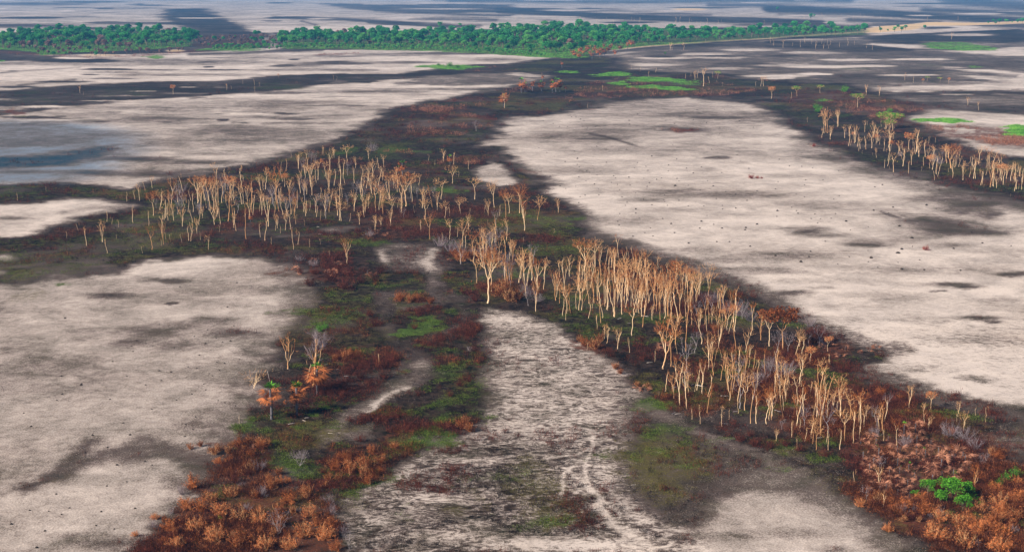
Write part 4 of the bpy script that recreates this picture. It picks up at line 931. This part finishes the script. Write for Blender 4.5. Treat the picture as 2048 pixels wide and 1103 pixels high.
for k, s in (('rust', "800,600,30 820,602,26 836,600,26 860,605,22 1000,590,40 1020,600,40 1035,595,36 1010,575,34 985,580,30 925,520,34 940,515,26 910,512,26 1170,690,30 1190,695,34 1200,680,26 1160,680,20 1230,735,22 1240,745,18 925,855,34 940,860,30 932,845,28 690,716,30 705,712,26 720,710,24 672,718,22 1275,770,18 1295,772,16 700,945,40 730,935,44 760,925,34 680,960,30 745,905,30 790,895,26 660,930,24 480,895,40 500,888,34 520,895,30 460,905,28 440,900,22 380,895,18 400,890,18 1430,660,26 1800,800,26 1760,790,30"),
             ('orange', "370,1015,40 400,1020,44 440,1030,50 480,1040,50 520,1045,46 560,1050,44 610,1070,50 650,1075,46 390,1060,46 430,1080,50 480,1090,50 530,1095,46 580,1095,40 340,1060,36 350,1095,40 420,1000,36 460,990,34 540,975,36 580,1005,40 620,1030,40 560,965,24 650,972,22 310,1035,20 270,1070,18 660,1050,30 2000,905,16 2008,903,14 1850,1025,40 1880,1040,44 1920,1050,44 1960,1060,46 2000,1070,50 2030,1040,46 1780,1010,36 1810,1015,36 1840,1000,30 1750,1000,34 1720,1010,26 1870,1075,50 1930,1090,54 2000,1100,54 1776,1060,26 1960,1020,40 2000,1010,44 2040,1000,44 1990,980,34 2035,970,30"),
             ('dred', "770,735,40 785,720,36 770,755,34 640,785,30 680,770,34 720,755,34 740,770,26 660,560,40 690,575,44 720,565,40 750,560,36 620,570,34 630,545,30 700,550,34 760,545,30 600,545,24 950,600,36 930,585,30 960,575,26 840,625,26 920,770,26 900,790,22 880,680,30 950,700,26 750,650,30 740,630,28 830,655,20 560,690,22 700,840,26 720,880,30 770,890,26 1480,880,34 1510,890,34 1540,895,34 1570,890,34 1600,900,30 1650,910,34 1690,915,34 1500,870,26 1350,720,34 1390,760,30 1430,780,30 1340,770,24 1560,760,34 1600,780,34 1640,760,30"),
             ('grey', "900,500,40 880,490,34 915,497,30 1540,745,50 1575,750,44 1525,760,36 1480,630,44 1500,640,38 1455,625,34 1430,600,30 1056,590,40 1075,600,30 605,915,30 345,475,0 645,690,44 600,520,20 628,530,24 740,470,20 1810,890,34 1930,880,50 1900,870,46 1950,895,40 1750,870,30 1650,690,34 1200,360,0 945,505,20 940,700,16 400,415,16 1620,650,30 1800,310,14 1865,320,24 1880,325,20 745,300,24")):
    for it in s.split():
        x, y, w_ = map(float, it.split(','))
        if w_ > 0: put_shrub(k, x, y + 2, w_, {'rust': "rusty shrub", 'orange': "bright orange-brown shrub", 'dred': "dark red shrub", 'grey': "grey leafless bush"}[k], group=G_, name={'rust': "burnt_shrub", 'orange': "burnt_shrub", 'dred': "charred_shrub", 'grey': "bare_bush"}[k])

# green bushes at lower right
def bush_tree(rng, h, w_, n, lsize, lmat, lobes=7, tmat=M_TRUNKD, low=.35, tex=.8, rl=.2, rh=.34):
    """trunk, limbs and a leaf crown made of uneven lobes; unit metres"""
    T = Geo(); C = Geo()
    T.path([(0, 0, -.1), (rng.normal() * .03 * h, 0, h * .25), (0, rng.normal() * .03 * h, h * .5)], [.03 * h, .024 * h, .016 * h], 6)
    for i in range(lobes):
        a = rng.uniform(0, 6.28) + i * 2.4; q = rng.uniform(.1, .75) if i else 0
        r = w_ * rng.uniform(rl, rh); z = h - r * .7 - (h * (1 - low) - r) * rng.uniform(0, .8) * (q if i else 0) - rng.uniform(0, .1) * h
        c = np.array([math.cos(a) * (w_ / 2 - r * .7) * q / .75, math.sin(a) * (w_ / 2 - r * .7) * q / .75, max(z, r * .7)])
        T.path([(0, 0, h * .3), tuple((np.array([0, 0, h * .35]) + c) / 2), tuple(c)], [.014 * h, .010 * h, .004 * h], 4)
        m = n // lobes; d = rng.normal(size=(m, 3)); d /= np.linalg.norm(d, axis=1)[:, None]; d[:, 2] = np.where(d[:, 2] < -.3, -d[:, 2], d[:, 2])
        bump = 1 + .22 * np.sin(d[:, 0] * 5 + i) * np.cos(d[:, 1] * 4 - i)
        C.leaves(c + d * (r * bump * rng.uniform(.35, 1.25, m) ** .5)[:, None] * np.array([1, 1, tex]), lsize, lsize * .75, rng)
    return [("trunk", T.mesh("trunk", tmat, True)), ("crown", C.mesh("crown", lmat))]
rb = np.random.default_rng(21)
GB = [bush_tree(rb, 4.6, 4.6, 5200, .16, M_GREEN, 26, low=.0, rl=.12, rh=.24), bush_tree(rb, 4.0, 3.6, 4200, .15, M_GREEN, 22, low=.0, rl=.13, rh=.25)]
for i, (x, y, w_, tp, l) in enumerate(((1905, 1005, 56, 957, "large rounded bright green bush, tallest of the green clump at lower right"), (1935, 995, 34, 958, "upright green bush at the right side of the lower right clump"),
        (1855, 990, 30, 958, "small upright green bush at the left of the lower right clump"), (1830, 995, 22, 978, "low green sprig at the far left end of the green clump"), (1925, 1022, 34, 990, "low bright green bush in front at the clump's right foot"),
        (1880, 1010, 34, 975, "dark green bush between the large bush and the left one"))):
    X, Y = PX(x, y); h = height_for(x, y, tp); wid = w_ / FPX * math.hypot(Y, H) * 1.15
    o = place(GB[i % 2], x, y, 1, "bright green bush", "bush", "green_bush", l, "green bushes left unburnt at lower right"); o.scale = (wid / 4.3, wid / 4.3, h / 4.5)
for x, y, w_ in ((2012, 962, 26), (1998, 972, 22), (2030, 955, 30), (1985, 975, 16), (1910, 948, 10), (1945, 1000, 22), (1960, 1010, 14)):
    put_shrub('green', x, y, w_, "yellow-green shrub", group="green shrubs near the right edge", name="green_shrub")
for x, y, w_ in ((1640, 218, 14), (1635, 222, 12), (1690, 182, 18), (1780, 222, 12), (877, 130, 8), (900, 132, 14), (915, 134, 10), (440, 1040, 16), (640, 660, 20), (650, 655, 16), (1330, 106, 6), (1632, 215, 14)):
    put_shrub('green', x, y + 2, w_, "lone green shrub", group="green shrubs scattered on the burnt ground", name="green_shrub")

# ------------------------------------------------------------------ forest belt
def forest_tree(rng, kind):
    h = rng.uniform(10.5, 14); w_ = rng.uniform(9, 13)
    return bush_tree(rng, h, w_, 3400, .66, (M_FOR, M_FORL, M_DRY)[kind], 22, low=.0, tex=.8, rl=.13, rh=.25)
rf = np.random.default_rng(33)
FT = [forest_tree(rf, 0) for _ in range(5)] + [forest_tree(rf, 1) for _ in range(3)] + [forest_tree(rf, 2) for _ in range(2)]
FP = []
def belt(s, dx, dy, seed, prob=1.0):
    pts = P(s); r_ = random.Random(seed); xs = [p[0] for p in pts]; ys = [p[1] for p in pts]
    y = min(ys)
    while y < max(ys):
        x = min(xs) + r_.uniform(0, dx)
        while x < max(xs):
            xx = x + r_.uniform(-.4, .4) * dx; yy = y + r_.uniform(-.5, .5) * dy; ins = False
            for i in range(len(pts)):
                (ax, ay), (bx, by) = pts[i], pts[(i + 1) % len(pts)]
                if (ay > yy) != (by > yy) and xx < (bx - ax) * (yy - ay) / (by - ay) + ax: ins = not ins
            if ins and r_.random() < prob: FP.append((xx, yy))
            x += dx
        y += dy
belt("-20,72 60,70 180,66 280,64 360,70 385,78 392,92 340,97 250,100 130,108 60,104 -20,98", 13, 4.2, 1)
belt("560,78 640,70 760,70 900,72 1000,66 1120,60 1230,60 1260,66 1420,68 1560,62 1700,60 1740,64 1730,70 1640,76 1560,78 1430,84 1330,88 1260,94 1190,106 1100,110 1000,102 860,98 700,95 570,97", 13, 4.2, 2)
belt("380,76 560,72 575,96 400,98", 11, 4, 3, .9)
belt("420,97 640,95 860,98 1000,104 1100,112 1090,116 980,109 850,102 640,99 420,103", 9, 3, 12)
belt("60,106 160,110 300,104 380,100 380,104 300,110 180,116 60,112", 11, 4, 13, .8)
belt("1740,56 1870,56 1860,62 1740,68", 18, 4, 4, .7)
belt("1965,46 2010,42 2048,42 2048,50 1970,50", 12, 3, 6)
belt("1600,34 1680,36 1690,42 1600,40", 16, 4, 5, .6)
FP.append((1555, 22)); FP.append((880, 58)); FP.append((920, 56))
FP.sort(key=lambda p: -p[1])
fsel = set()
# the front row and the skyline show largest: take them first
order = sorted(range(len(FP)), key=lambda i: -FP[i][1])
big = set(order[:int(len(order) * .6)][:150])
rest = [i for i in order if i not in big]; random.Random(4).shuffle(rest); big |= set(rest[:110])
fst = []
for i, (x, y) in enumerate(FP):
    r_ = random.Random(i * 31); X, Y = PX(x, y); br = .3 + .35 * (y > 92); k = r_.choice((5, 6, 7)) if r_.random() < br else r_.choice((0, 1, 2, 3, 4))
    sc = r_.uniform(.55, 1.2) * (1.12 if 1000 < x < 1260 and y < 80 else 1) * (.75 if y > 98 and x > 500 else 1) * (.6 if 392 < x < 560 or x > 1735 else 1)
    dry = (385 < x < 560 and r_.random() < .75) or (x < 400 and y > 97 and r_.random() < .7) or r_.random() < .03
    low_ = (410 < x < 1110 and y > 94.5 + max(0, (x - 850) * .055))
    if dry and not (low_ and y > 96): k = r_.choice((8, 9)); sc *= .8
    elif low_: k = r_.choice((5, 6, 7)); sc = r_.uniform(.28, .5)
    if x < 400 and y > 100: sc = r_.uniform(.3, .55)
    if i in big:
        o = place(FT[k], x, y, sc, ("dry brown forest tree" if k > 7 else "pale green forest tree") if k > 4 else "dark green forest tree", "tree", "forest_tree", None, "green trees of the unburnt forest belt")
    else:
        for pn, me in FT[k]: fst.append((me, X, Y, 0, r_.uniform(0, 6), (sc, sc, sc)))
stuff_mesh("forest_canopy", fst, "remaining dense green canopy of the distant forest belt")

# ------------------------------------------------------------------ ground cover as scattered stuff, driven by the burn map
def tuft(rng, n, w_, h, l, m, stems=0):
    G = Geo()
    C = rng.normal(size=(n, 3)) * np.array([w_ * .3, w_ * .3, 0]); C[:, 2] = np.abs(rng.uniform(.05, 1, n)) * h; G.leaves(C, l * 1.8, l * .6, rng)
    for _ in range(stems):
        a = rng.uniform(0, 6.28); p = rng.normal(size=3) * .2 * w_; p[2] = 0; G.tube(p, p + np.array([math.cos(a) * .25 * w_, math.sin(a) * .25 * w_, h * rng.uniform(.8, 1.6)]), .014, .006, 3)
    return G.mesh("tuft", m)
rt = np.random.default_rng(3)
TU = {'rust': [tuft(rt, 34, 1.4, .8, .09, M_RUST, 6) for _ in range(4)] + [tuft(rt, 34, 1.4, .9, .09, M_RUSTB, 5)] + [tuft(rt, 34, 1.4, .8, .09, M_PINK, 5)] + [tuft(rt, 30, 1.4, .8, .09, M_DRED, 8) for _ in range(2)], 'dred': [tuft(rt, 16, 1.3, .8, .13, M_DRED, 8) for _ in range(3)],
      'meadow': [tuft(rt, 24, 1.6, .4, .16, M_MEADOW) for _ in range(2)],
      'straw': [tuft(rt, 12, .9, .22, .05, M_STRAW) for _ in range(3)],
      'pink': [tuft(rt, 30, 1.5, .9, .12, M_PINK, 6) for _ in range(3)],
      'dark': [tuft(rt, 10, 1.2, .5, .13, M_DARK, 6) for _ in range(2)], 'herb': [tuft(rt, 18, 1.5, .22, .085, M_HERB) for _ in range(4)], 'olive': [tuft(rt, 20, 1.6, .25, .06, M_OLIVE) for _ in range(3)]}
def scatter(kind, n, weight, name, label, ylo=110, yhi=1180, far=1.0):
    out = []; batch = 60000; tries = 0
    while len(out) < n and tries < 16:
        tries += 1
        # uniform over the ground seen, thinned with distance; tufts grow with distance to hold their cover
        px = RNG.uniform(-60, 2110, batch); py = ylo + (yhi - ylo) * RNG.uniform(0, 1, batch) ** .8
        X, Y = ground(px, py); ch = paint(X, Y)
        wv = weight(ch, X, Y); keep = np.nonzero(RNG.uniform(0, 1, batch) < wv)[0]
        for i in keep[:n - len(out)]:
            d = Y[i]; s = (0.5 + d / 520.) * RNG.uniform(.6, 1.3)
            m = TU[kind][int(RNG.integers(len(TU[kind])))]
            out.append((m, X[i], Y[i], 0, RNG.uniform(0, 6.28), (s, s, min(s, 1.6) * RNG.uniform(.6, 1.2))))
    stuff_mesh(name, out, label)
clamp = lambda a: np.clip(a, 0, 1)
STRAWQ = 1
patch = lambda X, Y, s, k: fbm(X / k, Y / k, s, 3)
scatter('rust', 14000, lambda c, X, Y: clamp((c['R'] - .5) * 2.6) * clamp((patch(X, Y, 5, 7) - .46) * 6) * (c['D'] > .35), "scorched_brush", "orange-brown scorched brush covering the dark ground in patches")
scatter('pink', 1100, lambda c, X, Y: clamp((c['R'] - .45) * 2.0) * clamp((patch(X, Y, 55, 22) - .52) * 8) * (1 - c['G']), "pale_scorched_brush", "pinkish scorched brush of the far dark flats", ylo=98, yhi=330)
scatter('dred', 12000, lambda c, X, Y: clamp((c['D'] - .55) * 2) * clamp((patch(X, Y, 8, 9) - .52) * 7) * (.3 + 1.0 * clamp(c['R'] * 1.5)) * (1 - .9 * c['G']) * (1 - .8 * c['O']), "dark_red_brush", "dark red burnt undergrowth of the wooded network", ylo=150)
scatter('dark', 9000, lambda c, X, Y: clamp((c['D'] - .7) * 4) * clamp((patch(X, Y, 18, 14) - .4) * 4) * .7, "charred_litter", "charred black litter and stems on the burnt ground", ylo=200)
scatter('meadow', 8000, lambda c, X, Y: clamp((c['G'] - .62) * 3), "far_green_cover", "bright green regrowth patches on the far flats", ylo=85, yhi=272)
scatter('herb', 19000, lambda c, X, Y: clamp((c['G'] - .2) * 1.5) * clamp((patch(X, Y, 28, 3.2) - .44) * 6), "green_ground_cover", "low green regrowth in leafy patches", ylo=320)
scatter('olive', 14000, lambda c, X, Y: clamp(c['O'] - .2) * clamp((patch(X, Y, 38, 6) - .3) * 4), "olive_ground_cover", "yellowish olive low regrowth on the burnt ground", ylo=300)

scatter('straw', 26000, lambda c, X, Y: clamp(1.2 - np.abs(c['D'] - .55) * 2.2) * (.35 + .65 * c['M']) * clamp((patch(X, Y, 61, 6) - .35) * 4), "ashen_grass", "short ash-grey grass tufts left on the paler ground", ylo=560)
# ------------------------------------------------------------------ burnt tussocks on the pale plain
def mound(rng):
    G = Geo(); k = 8; rings = [(.5, 0), (.46, .16), (.3, .36), (.12, .5)]
    V = []
    for r, z in rings:
        V.append([(math.cos(a) * r * rng.uniform(.8, 1.2), math.sin(a) * r * rng.uniform(.8, 1.2), z * rng.uniform(.9, 1.1)) for a in np.arange(k) * 2 * math.pi / k])
    V = np.array(V).reshape(-1, 3); G.V.append(V)
    for i in range(3):
        for j in range(k): G.Q.append((i * k + j, i * k + (j + 1) % k, (i + 1) * k + (j + 1) % k, (i + 1) * k + j))
    G.T += [(3 * k, 3 * k + j, 3 * k + j + 1) for j in range(1, k - 1)]; G.n = 4 * k
    C = rng.normal(size=(24, 3)) * .22; C[:, 2] = np.abs(C[:, 2]) + .25; G.leaves(C, .4, .05, rng)
    return G.mesh("mound", M_MOUND)
MO = [mound(np.random.default_rng(i)) for i in range(5)]
MS = []
for ox, oy, f, s in ((1024, 276, 4, "215,80,7 278,117,8 340,147,5 523,165,12 425,190,9 522,212,8 538,233,9 345,220,5 598,267,9 305,307,9 234,268,6 755,196,9 535,313,8 592,345,7 680,297,7 660,370,11 813,303,9 828,320,7 795,357,8 843,373,8 862,416,7 690,405,7 510,387,7 935,315,11 945,378,8 1055,322,7 1003,198,8 1072,228,8 980,240,7 1087,260,8 915,93,9 1118,147,12 880,473,9 990,440,7 1053,490,8 1081,388,9 1100,358,9 1157,332,10 1197,320,7 1250,265,8 1318,170,9 1252,218,8 1396,243,9 1450,282,11 1305,383,18 1320,325,10 1335,345,7 1220,455,8 1130,460,7 1335,500,10 1215,495,8 1222,510,7 1120,535,10 1243,540,9 920,515,10 908,540,8 990,568,13 990,602,11 862,605,9 845,667,9 857,698,10 1018,642,7 1205,645,10 1273,686,13 1107,720,8 1300,758,12 1413,842,14 1502,722,12 1515,667,14 1128,785,10 1063,757,8 968,787,12 1130,460,7 1565,342,8 1610,385,12 1505,417,8 1678,278,9 1710,430,9 1515,235,10 1597,92,8 1800,135,9 1895,245,10 1830,182,7 1960,425,9 1790,450,9 1682,540,9 1790,562,12 1685,568,9 1535,545,9 1410,545,9 1635,487,8 1880,500,10 1865,735,14 1870,718,16 1905,867,14 1740,830,12 1638,830,12 1613,692,10 1680,722,13 1960,690,16 1560,620,8 1410,380,8 745,92,7 678,68,8 755,90,7 500,107,8 620,275,6 585,458,9 695,455,9 535,518,9 305,478,8 430,405,7 385,385,10 335,405,7 545,470,8 645,225,6 965,45,6 1285,55,6"),
                      (1536, 276, 4, "80,350,8 90,172,9 172,225,9 270,228,9 355,240,8 485,147,9 440,337,9 302,337,9 292,375,9 60,408,9 915,375,12 855,392,10 1280,382,9 565,265,7 293,473,9 190,555,9 228,582,9 75,583,16 240,603,12 345,645,9 540,605,10 505,643,9 625,667,18 660,737,9 458,827,10 397,680,9 1050,705,18 965,600,9 1000,555,14 1268,538,18 845,580,14 525,490,8 570,462,8 802,712,8 340,908,14 60,942,18 328,950,14 262,990,22 650,950,10 800,900,8 825,960,22 878,1035,10 803,990,10 1250,1055,14 1213,975,10 1040,920,30 1070,890,20 1155,868,10 1485,885,16 1345,565,8 1715,840,14 1945,862,10 1150,800,22 70,628,9 225,450,8 1070,1050,20 558,1008,9 1040,995,9 1540,1060,14 375,608,9 420,648,8"),
                      (0, 552, 4, "650,870,20 490,800,16 497,943,14 900,683,12 1275,757,14 1368,766,14 1015,800,10 1165,870,11 1290,835,12 1700,797,12 1755,754,11 1797,698,13 1575,738,12 1505,725,10 1843,518,14 1780,528,10 1645,540,14 1555,482,10 1660,430,10 1275,387,10 1820,247,12 1895,55,12 1095,517,14 1065,603,12 1395,573,10 1050,562,10 1535,943,12 1800,1013,10 1745,995,10 1215,1065,12 190,1095,12 455,992,10 235,650,10 225,525,9 520,337,16 1595,632,12 1440,85,10 1915,667,10 1870,398,9 1890,440,8 1730,497,9 1675,780,10 1645,910,10 1630,865,9 1735,688,10 1885,1038,11 1412,993,9 880,985,12"),
                      (0, 828, 4, "248,97,14 740,167,16 1040,165,16 683,308,16 860,265,14 935,405,18 1160,378,16 855,573,13 1015,540,12 450,638,14 238,768,14 557,748,14 810,778,14 1080,753,16 768,890,13 915,917,14 360,932,16 295,1065,20 90,878,20 492,800,12 1478,178,13 1543,120,12 1487,83,12 1565,22,13 985,70,14 1218,407,10 390,775,10"),
                      (1024, 0, 4, "547,955,9 475,937,8 512,938,8 668,1015,8 715,1040,8 575,968,7 605,1025,7 250,968,7 330,990,7 937,965,9 940,995,9 1005,915,8 1300,990,8 1230,965,7 1450,960,8 1820,970,9 1660,1020,8 1590,1035,8 1480,880,7 1390,885,7 1700,880,7 1660,1070,7 445,1015,7 380,1015,7 848,1085,6 895,1085,6 1340,935,6 1555,985,8 1930,1020,7")):
    for it in s.split():
        a = it.split(','); MS.append((ox + float(a[0]) / f, oy + float(a[1]) / f, float(a[2])))
for x, y, w_ in MS:
    X, Y = PX(x, y); wid = w_ / 4 / FPX * math.hypot(Y, H) * 1.25
    o = link("tussock", MO[int(x) % 5]); o.location = (X, Y, 0); o.rotation_euler = (0, 0, x); o.scale = (wid, wid * 1.1, max(min(wid, .9), .3) * .9)
    register(o, x, y, "small black tussock", "tussock", None, "burnt tussocks dotting the pale plains")

# ------------------------------------------------------------------ fallen wood
def fallen(rng):
    G = Geo(); L = 1.0; G.path([(-.5, 0, .03), (-.2, .03, .05), (.15, -.02, .05), (.5, .05, .04)], [.045, .04, .032, .012], 5); G.path([(.1, -.02, .05), (.25, .12, .1), (.34, .2, .08)], [.025, .018, .008], 4); return G.mesh("fallen_branch", M_LOG)
FL = [fallen(rng) for rng in (np.random.default_rng(1), np.random.default_rng(2), np.random.default_rng(3))]
FL[2].materials[0] = M_BARKG
rd = random.Random(5)
DEB = [(rd.uniform(a, c), rd.uniform(b_, d), rd.uniform(6, 13) * (.5 + b_ / 800.), rd.uniform(-1, 1)) for a, b_, c, d in ((1140, 600, 1300, 650), (1330, 760, 1420, 830), (1450, 820, 1600, 860), (600, 620, 700, 760), (560, 450, 800, 470), (1180, 560, 1400, 620), (1600, 740, 1700, 800)) for _ in range(5)]
for x, y, w_, rz in DEB + list(((583, 847, 14, .5), (608, 841, 12, -.9), (614, 835, 10, .3), (661, 866, 10, -.2), (640, 790, 9, -.9), (1300, 725, 14, .2), (1268, 969, 12, .1), (561, 533, 11, 0), (1450, 792, 18, -.3), (1470, 740, 16, -.2), (1480, 740, 14, .5), (1640, 875, 14, .2))):
    X, Y = PX(x, y); L = w_ / FPX * math.hypot(Y, H)
    o = link("fallen_branch", FL[2 if (x, y, w_, rz) in DEB and int(x) % 3 else int(x) % 2]); o.location = (X, Y, 0); o.scale = (L, L, L); o.rotation_euler = (0, 0, rz)
    register(o, x, y, "bleached fallen branch", "branch", None, "pale fallen branches on the burnt ground")

# ------------------------------------------------------------------ labels: every thing is placed by the landmark nearest to it
LM = [(x, y, ph) for (x, y), (tx, ph) in HAND.items() if ph] + [
 (1508, 357, "the paired red bushes"), (1852, 500, "the lone bright red bush"), (1905, 990, "the big green bush"), (543, 838, "the green-topped palm"), (1368, 260, "the red-brown spot on the pale field"),
 (805, 340, "the golden heart palm"), (1085, 175, "the orange palm row"), (1190, 105, "the forest's dry palm fringe"), (1070, 60, "the forest's highest crowns"), (60, 90, "the forest's left end"), (312, 115, "the oval green patch"),
 (480, 85, "the forest gap"), (905, 133, "the green island before the forest"), (1915, 93, "the large green oval"), (1380, 19, "the pale sand bar"), (1775, 235, "the flat green tree"), (2030, 258, "the green patch at right rim"),
 (1300, 170, "the string of green patches"), (820, 700, "the sandy track"), (1150, 950, "the white sand rill"), (840, 650, "the green patch by the track"), (660, 560, "the dark red brush bank"), (450, 1050, "the orange brush mass"),
 (1850, 1050, "the brown brush mass"), (1900, 460, "the black smudge on the pale field"), (1240, 285, "the thin dark streak"), (110, 960, "the long olive-black smear"), (200, 420, "the left pale strip"), (1740, 60, "the forest's right tip"),
 (730, 85, "the forest's middle front"), (250, 75, "the left forest crown"), (1450, 75, "the forest east of its peak"), (1060, 330, "the dark bay in the big field")]
lm_ids = {}
ORD = ["", "", "second", "third", "fourth", "fifth", "sixth", "seventh", "eighth", "ninth", "tenth", "eleventh", "twelfth", "thirteenth", "fourteenth", "fifteenth", "sixteenth", "seventeenth", "eighteenth", "nineteenth", "twentieth"]
TENS = {2: "twenty", 3: "thirty", 4: "forty", 5: "fifty"}
def ordw(i):
    if i <= 20: return ORD[i]
    return TENS[i // 10] + "-" + (["", "first"] + ORD[2:])[i % 10] if i % 10 else {30: "thirtieth", 40: "fortieth", 50: "fiftieth"}[i]
buck = {}
for t in THINGS:
    o, x, y, ph, cat, lab = t
    if lab: o["label"] = lab; continue
    best = min((math.hypot(x - a, (y - b) * 1.6), i) for i, (a, b, p_) in enumerate(LM) if math.hypot(x - a, y - b) > 5)[1]
    a, b, nm = LM[best]; dx, dy = x - a, (y - b) * 1.6
    side = ("right of" if dx > 0 else "left of") if abs(dx) > abs(dy) else ("in front of" if dy > 0 else "behind")
    buck.setdefault((ph, best, side), []).append((math.hypot(dx, dy), x, y, o))
for (ph, b, side), lst in buck.items():
    lst.sort(key=lambda q: q[:3])
    for i, (_, x, y, o) in enumerate(lst):
        o["label"] = f"{ph} {'closest' if i == 0 else ordw(i + 1) + ' closest'} {side} {LM[b][2]}"

# ------------------------------------------------------------------ air
def haze():
    x0, x1, y0, y1, z0, z1 = -12000, 12000, -1300, 26000, -1.0, 76.0
    V = np.array([(x, y, z) for z in (z0, z1) for y in (y0, y1) for x in (x0, x1)], float)
    F = np.array([(0, 2, 3, 1), (4, 5, 7, 6), (0, 1, 5, 4), (2, 6, 7, 3), (0, 4, 6, 2), (1, 3, 7, 5)])
    m = bpy.data.materials.new("haze"); m.use_nodes = True; n = m.node_tree; n.nodes.clear()
    o = n.nodes.new("ShaderNodeOutputMaterial"); v = n.nodes.new("ShaderNodeVolumePrincipled")
    v.inputs['Color'].default_value = (.12, .46, 1.0, 1); v.inputs['Density'].default_value = 0.00010; v.inputs['Anisotropy'].default_value = 0.0
    n.links.new(v.outputs[0], o.inputs['Volume'])
    ob = link("haze", mesh_np("haze", V, F, [m])); ob["kind"] = "stuff"; ob["label"] = "thin blue haze over the whole plain"
haze()
